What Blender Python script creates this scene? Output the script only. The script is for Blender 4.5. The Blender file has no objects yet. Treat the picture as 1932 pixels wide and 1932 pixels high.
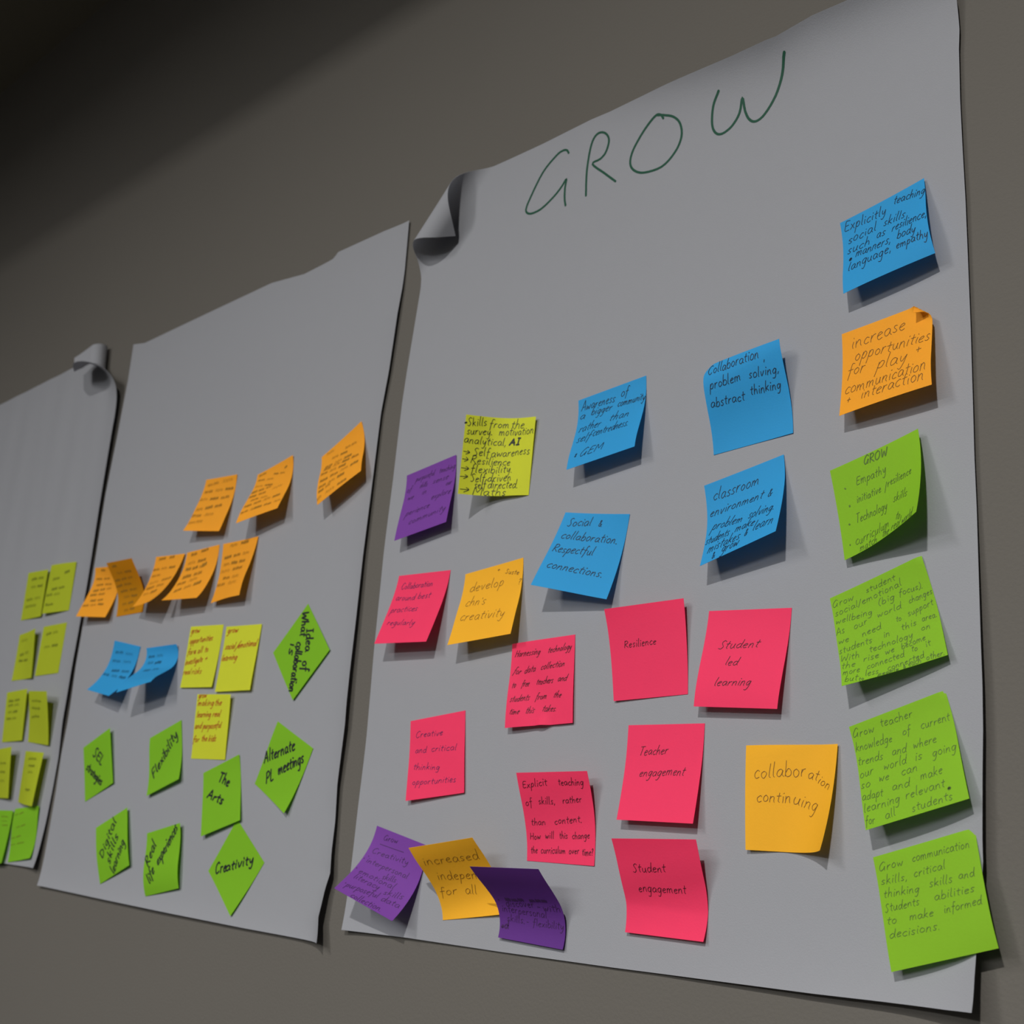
import bpy, math
import numpy as np
C = bpy.context.scene
COL = C.collection
MM = 0.001
# ------------------------------------------------------------------ camera
cam = bpy.data.cameras.new('camera'); co = bpy.data.objects.new('camera', cam); COL.objects.link(co)
from mathutils import Matrix
RT_, UP_, FW_ = [[0.7159616, 0.6933165, 0.081922], [0.1239782, -0.241743, 0.9623875], [-0.6870432, 0.678876, 0.2590349]]
co.matrix_world = Matrix(((RT_[0], UP_[0], -FW_[0], 0.0), (RT_[1], UP_[1], -FW_[1], -0.789245), (RT_[2], UP_[2], -FW_[2], 0.0), (0, 0, 0, 1)))
cam.sensor_fit = 'HORIZONTAL'; cam.sensor_width = 36.0; cam.lens = 42.3715
cam.clip_start = 0.05; cam.clip_end = 50
cam.dof.use_dof = True; cam.dof.focus_distance = 0.93; cam.dof.aperture_fstop = cam.lens / 4.0
C.camera = co
# ------------------------------------------------------------------ world, exposure, lamps
w = bpy.data.worlds.new('world'); C.world = w; w.use_nodes = True
w.node_tree.nodes['Background'].inputs[0].default_value = (0.5, 0.5, 0.5, 1)
w.node_tree.nodes['Background'].inputs[1].default_value = 0.02
C.view_settings.view_transform = 'Standard'; C.view_settings.look = 'None'
C.view_settings.gamma = 1.0; C.view_settings.exposure = 0.0; C.view_settings.use_curve_mapping = False
def lamp(name, loc, sx, sy, power, col=(1, 1, 1), rot=(0, 0, 0)):
    l = bpy.data.lights.new(name, 'AREA'); l.shape = 'RECTANGLE'; l.size = sx; l.size_y = sy
    l.energy = power; l.color = col
    o = bpy.data.objects.new(name, l); o.location = loc; o.rotation_euler = rot; COL.objects.link(o); return o
CEIL = 1.465
lamp('recessed_lamp', (0.17, -2.30, CEIL + 0.15), 0.10, 0.06, 99.0, (1.0, 0.985, 0.96))
lamp('recessed_lamp', (-1.75, -3.15, CEIL + 0.26), 0.16, 1.7, 80.0, (1.0, 0.985, 0.97))
lamp('fill_lamp', (-0.8, -4.9, CEIL - 0.02), 3.4, 0.8, 268.0, (0.96, 0.98, 1.0))  # unseen fill lamp added deep in the room to raise the ambient light
# ------------------------------------------------------------------ materials
def mat(name, col, rough=0.75, trans=0.0, bump=0.0, bscale=400.0, var=0.0, vscale=20.0, spec=0.3, tcol=None):
    m = bpy.data.materials.new(name); m.use_nodes = True; nt = m.node_tree; N = nt.nodes; L = nt.links
    for n in list(N): N.remove(n)
    out = N.new('ShaderNodeOutputMaterial'); p = N.new('ShaderNodeBsdfPrincipled')
    p.inputs['Roughness'].default_value = rough; p.inputs['Specular IOR Level'].default_value = spec
    tc = N.new('ShaderNodeTexCoord')
    if var > 0:
        nz = N.new('ShaderNodeTexNoise'); nz.inputs['Scale'].default_value = vscale; nz.inputs['Detail'].default_value = 6
        L.new(tc.outputs['Object'], nz.inputs['Vector'])
        mr = N.new('ShaderNodeMapRange'); mr.inputs['To Min'].default_value = 1 - var; mr.inputs['To Max'].default_value = 1 + var
        L.new(nz.outputs['Fac'], mr.inputs['Value'])
        mx = N.new('ShaderNodeVectorMath'); mx.operation = 'SCALE'; mx.inputs[0].default_value = col
        L.new(mr.outputs['Result'], mx.inputs['Scale']); L.new(mx.outputs['Vector'], p.inputs['Base Color'])
    else: p.inputs['Base Color'].default_value = (*col, 1)
    if bump > 0:
        nb = N.new('ShaderNodeTexNoise'); nb.inputs['Scale'].default_value = bscale; nb.inputs['Detail'].default_value = 4
        L.new(tc.outputs['Object'], nb.inputs['Vector'])
        b = N.new('ShaderNodeBump'); b.inputs['Strength'].default_value = bump; b.inputs['Distance'].default_value = 0.001
        L.new(nb.outputs['Fac'], b.inputs['Height']); L.new(b.outputs['Normal'], p.inputs['Normal'])
    if trans > 0:
        t = N.new('ShaderNodeBsdfTranslucent'); t.inputs['Color'].default_value = (*(tcol or col), 1)
        ms = N.new('ShaderNodeMixShader'); ms.inputs[0].default_value = trans
        L.new(p.outputs[0], ms.inputs[1]); L.new(t.outputs[0], ms.inputs[2]); L.new(ms.outputs[0], out.inputs[0])
    else: L.new(p.outputs[0], out.inputs[0])
    return m
PAPER = mat('flip_chart_paper', (0.41, 0.415, 0.44), 0.8, 0.38, 0.2, 900, 0.012, 60, 0.2)
NOTE = {k: mat(k + '_note_paper', c, 0.7, 0.41, 0.12, 700, 0.02, 40, 0.2, tc) for k, (c, tc) in {'pink': ((0.97, 0.0633, 0.1712), (0.97, 0.10128, 0.27392)), 'blue': ((0.0437, 0.3814, 0.6946), (0.06992000000000001, 0.6102400000000001, 0.97)), 'orange': ((0.97, 0.4328, 0.034), (0.97, 0.6924800000000001, 0.054400000000000004)), 'amber': ((0.97, 0.5097, 0.034), (0.97, 0.8155200000000001, 0.054400000000000004)), 'ochre': ((0.6265, 0.2899, 0.007), (0.97, 0.46384000000000003, 0.011200000000000002)), 'yellow': ((0.6772, 0.7123, 0.0473), (0.97, 0.97, 0.07568000000000001)), 'lime': ((0.2899, 0.5319, 0.0269), (0.46384000000000003, 0.8510400000000001, 0.04304)), 'green': ((0.2592, 0.5319, 0.0256), (0.41472, 0.8510400000000001, 0.04096)), 'purple': ((0.2399, 0.0723, 0.3939), (0.38384, 0.11568, 0.63024)), 'darkpurple': ((0.1561, 0.0455, 0.2899), (0.24975999999999998, 0.0728, 0.46384000000000003)), 'yellowgreen': ((0.488, 0.5471, 0.031), (0.7808, 0.8753600000000001, 0.049600000000000005))}.items()}
INK = {k: mat(k + '_ink', c, 0.6) for k, c in {'faintbrown': (0.3, 0.15, 0.015), 'faintolive': (0.17, 0.2, 0.015), 'faintnavy': (0.012, 0.08, 0.15), 'black': (0.012, 0.014, 0.014), 'navy': (0.006, 0.024, 0.055), 'violet': (0.05, 0.015, 0.08), 'maroon': (0.1, 0.008, 0.02), 'brown': (0.17, 0.075, 0.01), 'olive': (0.075, 0.14, 0.018), 'red': (0.38, 0.04, 0.012), 'green': (0.002, 0.055, 0.027)}.items()}
WALLM = mat('painted_wall', (0.11, 0.101, 0.088), 0.85, 0, 0.35, 350, 0.03, 3, 0.2)
CEILM = mat('ceiling_paint', (0.20, 0.18, 0.13), 0.9, 0, 0.3, 200)
DARK = mat('dark_carpet', (0.02, 0.02, 0.022), 1.0, 0, 0.5, 300, 0.2, 60)
ROOM = mat('room_paint', (0.10, 0.095, 0.085), 0.9)
RECESS = mat('recess_paint', (0.05, 0.05, 0.05), 0.9)  # inside of the added recess, dark to hold back stray light
# ------------------------------------------------------------------ helpers
def link_mesh(name, verts, faces, m, parent=None, loc=(0, 0, 0), smooth=True, rim=None):
    me = bpy.data.meshes.new(name); me.from_pydata([tuple(map(float, v)) for v in verts], [], faces); me.update()
    if smooth: me.polygons.foreach_set('use_smooth', [True] * len(me.polygons))
    me.materials.append(m)
    if rim is not None:
        ev = np.empty(len(me.edges) * 2, int); me.edges.foreach_get('vertices', ev); ev = ev.reshape(-1, 2)
        on = np.isin(ev, rim).all(1) & (np.abs(ev[:, 0] - ev[:, 1]) != len(me.vertices) // 2)
        at = me.attributes.get('sharp_edge') or me.attributes.new('sharp_edge', 'BOOLEAN', 'EDGE'); at.data.foreach_set('value', on)
    o = bpy.data.objects.new(name, me); COL.objects.link(o); o.location = loc
    if parent is not None: o.parent = parent
    return o
def box(name, lo, hi, m, parent=None):
    x0, y0, z0 = lo; x1, y1, z1 = hi
    v = [(x0, y0, z0), (x1, y0, z0), (x1, y1, z0), (x0, y1, z0), (x0, y0, z1), (x1, y0, z1), (x1, y1, z1), (x0, y1, z1)]
    f = [(0, 3, 2, 1), (4, 5, 6, 7), (0, 1, 5, 4), (1, 2, 6, 5), (2, 3, 7, 6), (3, 0, 4, 7)]
    return link_mesh(name, v, f, m, parent, smooth=False)
def sheet_mesh(P, thick):
    """closed thin sheet from a (n,m,3) grid in mm; front faces the room (-Y)"""
    n, m = P.shape[:2]
    du = np.gradient(P, axis=1); dv = np.gradient(P, axis=0)
    N = np.cross(du, dv); N /= np.linalg.norm(N, axis=-1, keepdims=True) + 1e-12
    V = np.concatenate([(P + N * thick * .5).reshape(-1, 3), (P - N * thick * .5).reshape(-1, 3)]) * MM
    F = []; o = n * m
    for i in range(n - 1):
        for j in range(m - 1):
            a = i * m + j; F.append((a, a + 1, a + m + 1, a + m)); F.append((o + a, o + a + m, o + a + m + 1, o + a + 1))
    rim = [j for j in range(m)] + [i * m + m - 1 for i in range(1, n)] + [(n - 1) * m + j for j in range(m - 2, -1, -1)] + [i * m for i in range(n - 2, 0, -1)]
    for a, b in zip(rim, rim[1:] + rim[:1]): F.append((b, a, o + a, o + b))
    return V, F, np.array(rim + [r + o for r in rim])
def ribbon(pts_uv, width, fn, V, F, off=0.3):
    """flat pen stroke lying on the surface fn(u, v)"""
    p = np.asarray(pts_uv, float)
    keep = np.r_[True, np.hypot(*np.diff(p, axis=0).T) > 1e-3]; p = p[keep]
    if len(p) < 2: p = np.array([p[0], p[0] + [0.2, 0.05]])
    d = np.gradient(p, axis=0); d /= np.linalg.norm(d, axis=1, keepdims=True) + 1e-9
    p = np.vstack([p[0] - d[0] * width * .35, p, p[-1] + d[-1] * width * .35]); d = np.vstack([d[0], d, d[-1]])
    wd = np.full(len(p), width * .5)
    if np.hypot(*(p[-1] - p[0])) < width * 1.6 and len(p) < 9: wd *= 1.35
    else: wd[0] *= .45; wd[-1] *= .45
    nn = np.stack([-d[:, 1], d[:, 0]], -1) * wd[:, None]
    b = len(V)
    for q in (p + nn, p - nn):
        S = fn(q[:, 0], q[:, 1]); e = 0.4
        N = np.cross(fn(q[:, 0] + e, q[:, 1]) - S, fn(q[:, 0], q[:, 1] + e) - S); N /= np.linalg.norm(N, axis=1, keepdims=True) + 1e-12
        V.extend(((S + N * off) * MM).tolist())
    k = len(p)
    for i in range(k - 1): F.append((b + i, b + i + 1, b + k + i + 1, b + k + i))
def tag(o, label, cat, group=None):
    o['label'] = label; o['category'] = cat
    if group: o['group'] = group
GL = {
'a':(.95,".8,.8 .5,1 .15,.75 .12,.25 .35,0 .65,.25 .8,.8 .76,.25 .95,0"),
'b':(.85,".15,2 .12,1 .1,.05|.12,.55 .4,1 .75,.7 .7,.15 .35,0 .1,.2"),
'c':(.8,".75,.85 .5,1 .15,.65 .15,.25 .4,0 .75,.15"),
'd':(.95,".75,.8 .45,1 .12,.65 .15,.15 .4,0 .7,.3 .8,1 .85,2|.82,1.2 .8,.3 .95,0"),
'e':(.8,".12,.5 .45,.6 .7,.8 .5,1 .2,.8 .1,.4 .3,.02 .7,.15"),
'f':(.7,".75,1.85 .5,2 .35,1.6 .3,.5 .25,-.6|.05,1 .65,1.05"),
'g':(.9,".75,.8 .45,1 .12,.65 .2,.15 .5,.1 .75,.8|.78,.95 .7,-.3 .5,-.9 .15,-.85"),
'h':(.9,".15,2 .12,1 .1,0|.12,.5 .4,.95 .65,.8 .7,.3 .75,0"),
'i':(.35,".18,.95 .15,.4 .2,0|.2,1.42 .23,1.5"),
'j':(.45,".3,.95 .25,-.3 .0,-.85|.32,1.4 .35,1.5"),
'k':(.85,".15,2 .12,1 .1,0|.65,1 .15,.45 .4,.4 .75,0"),
'l':(.4,".2,2 .15,1 .15,.2 .3,0"),
'm':(1.35,".1,.95 .12,.4 .1,0|.12,.55 .35,.95 .55,.8 .58,0|.58,.5 .85,.95 1.05,.8 1.1,.25 1.2,0"),
'n':(.9,".12,.95 .12,.4 .1,0|.12,.5 .4,.95 .65,.8 .68,.25 .78,0"),
'o':(.85,".45,1 .15,.75 .12,.25 .4,0 .7,.25 .72,.7 .45,1"),
'p':(.85,".18,.95 .12,0 .05,-1|.15,.5 .4,1 .72,.8 .65,.2 .35,.02 .13,.2"),
'q':(.9,".75,.8 .45,1 .12,.65 .15,.15 .4,0 .75,.8|.75,.95 .7,-.2 .72,-1"),
'r':(.7,".15,.95 .12,.4 .1,0|.12,.45 .3,.85 .6,.95"),
's':(.7,".6,.9 .35,1 .15,.75 .35,.5 .55,.25 .35,.02 .08,.12"),
't':(.65,".35,1.6 .3,.8 .3,.2 .5,0|.05,1.05 .65,1.1"),
'u':(.9,".12,.95 .1,.4 .3,0 .6,.2 .7,.95|.7,.95 .7,.3 .85,0"),
'v':(.8,".1,.95 .35,.02 .7,.95"),
'w':(1.15,".1,.95 .25,.05 .5,.75 .75,.05 1.05,.98"),
'x':(.8,".1,.95 .7,0|.7,.95 .05,0"),
'y':(.85,".12,.95 .15,.4 .4,.15 .7,.9|.72,.95 .65,-.2 .4,-.9 .1,-.75"),
'z':(.8,".1,.95 .7,.95 .1,0 .75,.05"),
'A':(1.2,".05,0 .55,1.8 .65,1.8 1.05,0|.25,.7 .95,.75"),
'C':(1.1,"1,1.6 .7,1.85 .25,1.4 .1,.7 .3,.05 .6,0 .95,.25"),
'E':(.95,".9,1.75 .25,1.75 .15,.9 .15,.05 .85,.05|.15,.95 .75,.98"),
'G':(1.25,"1.05,1.6 .7,1.85 .25,1.3 .1,.5 .35,0 .75,.3 1.0,.85|1,.85 .95,0"),
'H':(1.15,".15,1.8 .1,0|1,1.8 .95,0|.12,.9 .98,.95"),
'I':(.7,".1,1.75 .6,1.75|.35,1.75 .35,.0|.08,0 .62,0"),
'L':(.8,".15,1.8 .12,.05 .7,.08"),
'M':(1.4,".1,0 .2,1.8 .65,.6 1.1,1.8 1.25,0"),
'O':(1.3,".65,1.8 .2,1.3 .15,.4 .55,0 1.05,.5 1.1,1.4 .65,1.8"),
'P':(1.0,".15,1.8 .1,0|.1,1.6 .5,1.85 .9,1.5 .6,.95 .12,.85"),
'R':(1.05,".15,1.8 .1,0|.1,1.6 .5,1.85 .85,1.5 .6,1 .15,.9 .5,.5 .95,0"),
'S':(.95,".85,1.65 .55,1.85 .25,1.5 .45,1 .7,.5 .45,0 .08,.15"),
'T':(1.05,".05,1.75 1.0,1.85|.5,1.8 .45,0"),
'W':(1.5,".1,1.8 .3,0 .75,1.2 1.05,0 1.4,1.85"),
'D':(1.15,".15,1.8 .12,.05|.1,1.75 .6,1.6 1.0,.9 .6,.1 .1,.05"),
'F':(.95,".9,1.8 .2,1.75 .15,0|.15,.95 .75,1"),
'&':(1.0,".9,.0 .3,1.0 .35,1.4 .6,1.3 .25,.6 .2,.15 .5,0 .9,.6"),
'+':(.8,".1,.6 .7,.6|.4,.95 .38,.2"),
'*':(.6,".1,.9 .5,.3|.1,.35 .5,.85|.3,1 .3,.2"),
'>':(1.1,".0,.5 1.0,.5|.6,.95 1.02,.5 .5,.0"),
'/':(.6,".0,-.4 .55,1.7"),
'(':(.5,".45,2 .15,1.3 .15,.3 .4,-.3"),')':(.5,".1,2 .4,1.3 .4,.3 .1,-.3"),
'.':(.3,".12,.02 .16,.06"),',':(.3,".2,.15 .08,-.3"),"'":(.25,".15,1.6 .12,1.3"),'-':(.8,".1,.5 .7,.52"),
'?':(.7,".1,1.5 .35,1.8 .6,1.5 .3,.8 .3,.5|.3,.05 .33,.1"),
'_':(1.0,"0,0 .5,0 1,0"),
'@':(.6,".1,.3 .35,.6 .55,.3 .3,.0 .1,.3 .35,.45 .4,.15 .2,.2 .35,.5"),
'~':(1.6,".05,.1 .2,.9 .35,.1 .5,.8 .7,.05 .85,.9 1.0,.2 1.2,.85 1.35,.1 1.5,.6"),
' ':(.6,""),
}
def catmull(p,n=4):
    p=np.asarray(p,float)
    if len(p)<3: return np.array([p[0]+(p[-1]-p[0])*t for t in np.linspace(0,1,4)])
    q=np.vstack([2*p[0]-p[1],p,2*p[-1]-p[-2]]); out=[]
    for i in range(1,len(q)-2):
        for t in np.arange(n)/n:
            out.append(.5*((2*q[i])+(-q[i-1]+q[i+1])*t+(2*q[i-1]-5*q[i]+4*q[i+1]-q[i+2])*t*t+(-q[i-1]+3*q[i]-3*q[i+1]+q[i+2])*t**3))
    out.append(p[-1]); return np.array(out)
def strokes(text,rng,slant=.12,jit=.05):
    """-> list of polylines in (x,y) units of x-height, total width"""
    x=0;res=[]
    for ch in text:
        w,s=GL[ch]; jy=rng.normal(0,jit); js=1+rng.normal(0,jit)
        for part in s.split('|'):
            if not part: continue
            pts=np.array([[float(a) for a in q.split(',')] for q in part.split()])
            pts=pts+rng.normal(0,jit*.5,pts.shape)
            pts[:,1]=pts[:,1]*js+jy; pts[:,0]+=x+pts[:,1]*slant
            res.append(catmull(pts))
        x+=w+.12
    return res,x-.12
NQ=41
def surf(P,u,v,base=3.0,cd=None):
    cx,cz,th,psi=P[:4]; al=np.array(P[4:9])
    s,c=np.sin(psi),np.cos(psi); Q=38*(abs(s)+abs(c))
    qs=np.linspace(-Q,Q,NQ); a=np.interp(qs,np.linspace(-Q,Q,5),al)
    am=(a[1:]+a[:-1])/2; dq=qs[1]-qs[0]
    p=np.concatenate([[0],np.cumsum(np.cos(am)*dq)]); h=np.concatenate([[0],np.cumsum(-np.sin(am)*dq)])
    p-=p[NQ//2]; h-=h.min()
    q=u*s+v*c; t=u*c-v*s
    pp=np.interp(q,qs,p); hh=np.interp(q,qs,h)+base
    uu=t*c+pp*s; vv=-t*s+pp*c
    ct,st=np.cos(th),np.sin(th)
    X=cx+ct*uu-st*vv; Z=cz+st*uu+ct*vv
    if cd is not None:
        a=(u+38)/76; b=(v+38)/76
        for w,(dx,dz) in zip((( 1-a)*b, a*b, a*(1-b),(1-a)*(1-b)),cd): X=X+w*dx; Z=Z+w*dz
    return np.stack([X,-hh,Z],-1)
# ---- sheets: edges dict with polylines in mm (x,z); lift tables (pos,lift)
def pl(P,t):
    P=np.asarray(P,float); d=np.r_[0,np.cumsum(np.hypot(*np.diff(P,axis=0).T))]; d/=d[-1]
    return np.stack([np.interp(t,d,P[:,0]),np.interp(t,d,P[:,1])],-1)
def lt(tab,t): return np.interp(t,[a for a,b in tab],[b for a,b in tab])
def sheet_h(S,s,t):
    W,H=635.,800.; L=S['lift']
    h=1.0+lt(L['r'],t)*np.exp(-(1-s)*W/S['fr'])+lt(L['l'],t)*np.exp(-s*W/18)+lt(L['b'],s)*np.exp(-t*H/S['fb'])+lt(L['t'],s)*np.exp(-(1-t)*H/S['ft'])
    for (kx,kz,ph,am,t0,t1) in S['rip']:
        h=h+am*(1+np.sin(kx*s+kz*t+ph))*np.clip((t-t0)/.15,0,1)*np.clip((t1-t)/.15,0,1)
    return h
def sheet_xz(S,s,t):
    E=S['edge']; B,T,L,Rr=pl(E['b'],s),pl(E['t'],s),pl(E['l'],t),pl(E['r'],t)
    s=s[...,None];t=t[...,None]
    bl,br,tl,tr=[np.array(q,float) for q in (E['b'][0],E['b'][-1],E['t'][0],E['t'][-1])]
    return (1-t)*B+t*T+(1-s)*L+s*Rr-((1-s)*(1-t)*bl+s*(1-t)*br+(1-s)*t*tl+s*t*tr)
def sheet_surf(S,s,t):
    xz=sheet_xz(S,s,t); h=sheet_h(S,s,t)
    X,Z=xz[...,0],xz[...,1]
    if S.get('curl'):
        ox,oz,ang,r,tw,kmax=S['curl']   # line origin, direction of the normal (deg), radius, its growth along the line, largest angle
        n=np.array([np.cos(np.radians(ang)),np.sin(np.radians(ang))]); a=np.array([-n[1],n[0]])
        d=(X-ox)*n[0]+(Z-oz)*n[1]; e=(X-ox)*a[0]+(Z-oz)*a[1]
        rr=np.minimum(r*np.exp(np.maximum(-e-45,0)/tw),3000.) if tw else r+e*0; k=np.maximum(d,0)/rr
        ex=np.maximum(k-kmax,0)*rr; k=np.minimum(k,kmax)
        nd=np.where(d>0,rr*np.sin(k)+ex*np.cos(k),d); nh=np.where(d>0,rr*(1-np.cos(k))+ex*np.sin(k),0)
        X=ox+n[0]*nd+a[0]*e; Z=oz+n[1]*nd+a[1]*e; h=h+nh
    return np.stack([X,-h,Z],-1)

# ------------------------------------------------------------------ room
FLOOR = -1.5
def struct(o): o['kind'] = 'structure'; return o
struct(box('wall_back', (-4.6, 0.0, FLOOR), (2.6, 0.12, CEIL), WALLM))
struct(box('floor', (-4.6, -5.6, FLOOR - 0.1), (2.6, 0.12, FLOOR), DARK))
struct(box('wall_left', (-4.72, -5.6, FLOOR - 0.1), (-4.6, 0.12, CEIL), ROOM))
struct(box('wall_right', (2.6, -5.6, FLOOR - 0.1), (2.72, 0.12, CEIL), ROOM))
struct(box('wall_front', (-4.72, -5.72, FLOOR - 0.1), (2.72, -5.6, CEIL), ROOM))
# unseen recess, added so its front edge cuts lamp light high on the wall
RX0, RX1, RY0, RY1, RH = -4.3, 2.3, -4.2, -1.75, 0.42
ce = struct(box('ceiling', (-4.72, RY1, CEIL), (2.72, 0.12, CEIL + 0.05), CEILM))
for nm, lo, hi in (('ceiling_panel', (-4.72, -5.72, CEIL), (2.72, RY0, CEIL + 0.05)), ('ceiling_panel', (-4.72, RY0, CEIL), (RX0, RY1, CEIL + 0.05)), ('ceiling_panel', (RX1, RY0, CEIL), (2.72, RY1, CEIL + 0.05)),
                   ('cutoff_recess_side', (RX0, RY1, CEIL + 0.05), (RX1, RY1 + 0.02, CEIL + RH)), ('cutoff_recess_side', (RX0, RY0 - 0.02, CEIL + 0.05), (RX1, RY0, CEIL + RH)),
                   ('cutoff_recess_side', (RX0 - 0.02, RY0, CEIL + 0.05), (RX0, RY1, CEIL + RH)), ('cutoff_recess_side', (RX1, RY0, CEIL + 0.05), (RX1 + 0.02, RY1, CEIL + RH)),
                   ('cutoff_recess_top', (RX0 - 0.02, RY0 - 0.02, CEIL + RH), (RX1 + 0.02, RY1 + 0.02, CEIL + RH + 0.02))):
    box(nm, lo, hi, CEILM if 'panel' in nm else RECESS, ce)
# ------------------------------------------------------------------ flip-chart sheets
SHEETS = {'3':{'lift':{'r':[[0,13],[0.08,9],[0.3,6],[0.42,3],[0.8,2.5],[1,2]],'l':[[0,2],[0.2,0],[1,0]],'b':[[0,4],[0.3,1],[0.6,2],[0.85,7],[1,8]],'t':[[0,0],[0.3,1],[0.45,5],[0.6,15],[0.75,23],[1,20]]},'fr':26,'fb':30,'ft':22,'rip':[[9,3,0,0.5,0,1],[4,11,1,0.4,0,1]],'curl':[-876,693,135.6,17,0,4.4],'edge':{'t':[[-990.0,703.0],[-842.1,701.5],[-728.0,701.7],[-627.4,695.0],[-548.4,687.0],[-501.0,683.8],[-466.4,688.8],[-435.9,688.4],[-352.0,689.0]],'b':[[-978.5,-101.5],[-886.5,-98.4],[-766.5,-96.3],[-637.9,-92.9],[-460.3,-86.7],[-410.6,-84.3],[-362.3,-82.2],[-342.2,-80.7]],'l':[[-978.5,-101.5],[-978.7,-41.4],[-979.1,6.7],[-979.2,85.7],[-983.1,175.3],[-984.5,275.3],[-984.3,290.4],[-982.2,362.9],[-981.5,448.7],[-979.6,485.9],[-976.5,528.8],[-972.5,584.0],[-975.4,618.9],[-990.0,703.0]],'r':[[-342.2,-80.7],[-342.1,-78.9],[-342.4,-60.0],[-342.1,-45.8],[-338.3,8.4],[-338.6,20.7],[-338.0,63.5],[-337.3,92.0],[-337.4,122.1],[-338.9,175.2],[-341.9,281.6],[-343.0,379.3],[-345.0,481.2],[-346.7,531.2],[-347.8,569.5],[-348.1,613.3],[-347.2,630.5],[-347.9,656.7],[-352.0,689.0]]}},'2':{'lift':{'r':[[0,12],[0.15,4],[0.3,7],[0.5,5],[0.7,3],[0.85,3.5],[0.92,1.5],[1,2]],'l':[[0,1],[0.3,0],[1,0]],'b':[[0,4],[0.5,5],[1,3]],'t':[[0,0],[1,0]]},'fr':16,'fb':20,'ft':15,'rip':[[10,2,0,0.5,0,1],[5,10,1,0.4,0,1]],'curl':0,'edge':{'t':[[-1649.2,676.7],[-1613.2,670.5],[-1466.2,674.1],[-1284.8,678.0],[-1210.3,669.9],[-1160.5,672.8],[-1149.6,674.1],[-1143.1,680.4],[-1055.0,681.3],[-1006.0,679.2]],'b':[[-1642.2,-116.4],[-1469.0,-117.5],[-1297.9,-118.1],[-1146.2,-118.1],[-1003.8,-117.0]],'l':[[-1642.2,-116.4],[-1641.7,-26.7],[-1641.6,7.2],[-1646.2,59.4],[-1644.6,105.1],[-1650.7,181.4],[-1650.6,244.8],[-1647.2,300.9],[-1647.2,344.7],[-1650.5,435.1],[-1645.9,537.3],[-1645.4,615.5],[-1649.2,676.7]],'r':[[-1003.8,-117.0],[-1010.7,-93.0],[-1008.1,-66.1],[-1004.2,-50.5],[-1007.6,-29.9],[-1011.1,20.6],[-1012.2,36.6],[-1009.5,96.4],[-1011.9,154.7],[-1012.8,201.8],[-1015.1,278.0],[-1014.8,365.0],[-1014.6,442.0],[-1008.6,491.4],[-1006.0,534.9],[-1003.1,595.4],[-1003.7,616.6],[-1006.0,679.2]]}},'1':{'lift':{'r':[[0,7],[0.08,3],[0.14,1.5],[0.19,1.5],[0.25,5],[0.35,6],[0.5,5],[0.8,5.5],[1,4]],'l':[[0,0],[1,0]],'b':[[0,3],[1,3]],'t':[[0,0],[1,0]]},'fr':24,'fb':16,'ft':15,'rip':[[61,5,0,0.35,0.5,1.08],[37,-7,2,0.45,0.45,1.08],[5,10,1,0.4,0,1]],'curl':[-1738,697,11,13,20,3.1],'edge':{'t':[[-2282.0,690.0],[-2128.1,672.5],[-1828.6,682.6],[-1653.0,696.0]],'b':[[-2280.0,-108.0],[-1773.9,-96.6],[-1653.0,-95.0]],'l':[[-2280.0,-108.0],[-2282.0,690.0]],'r':[[-1653.0,-95.0],[-1651.0,150.0],[-1653.0,400.0],[-1653.0,696.0]]}}}
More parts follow.
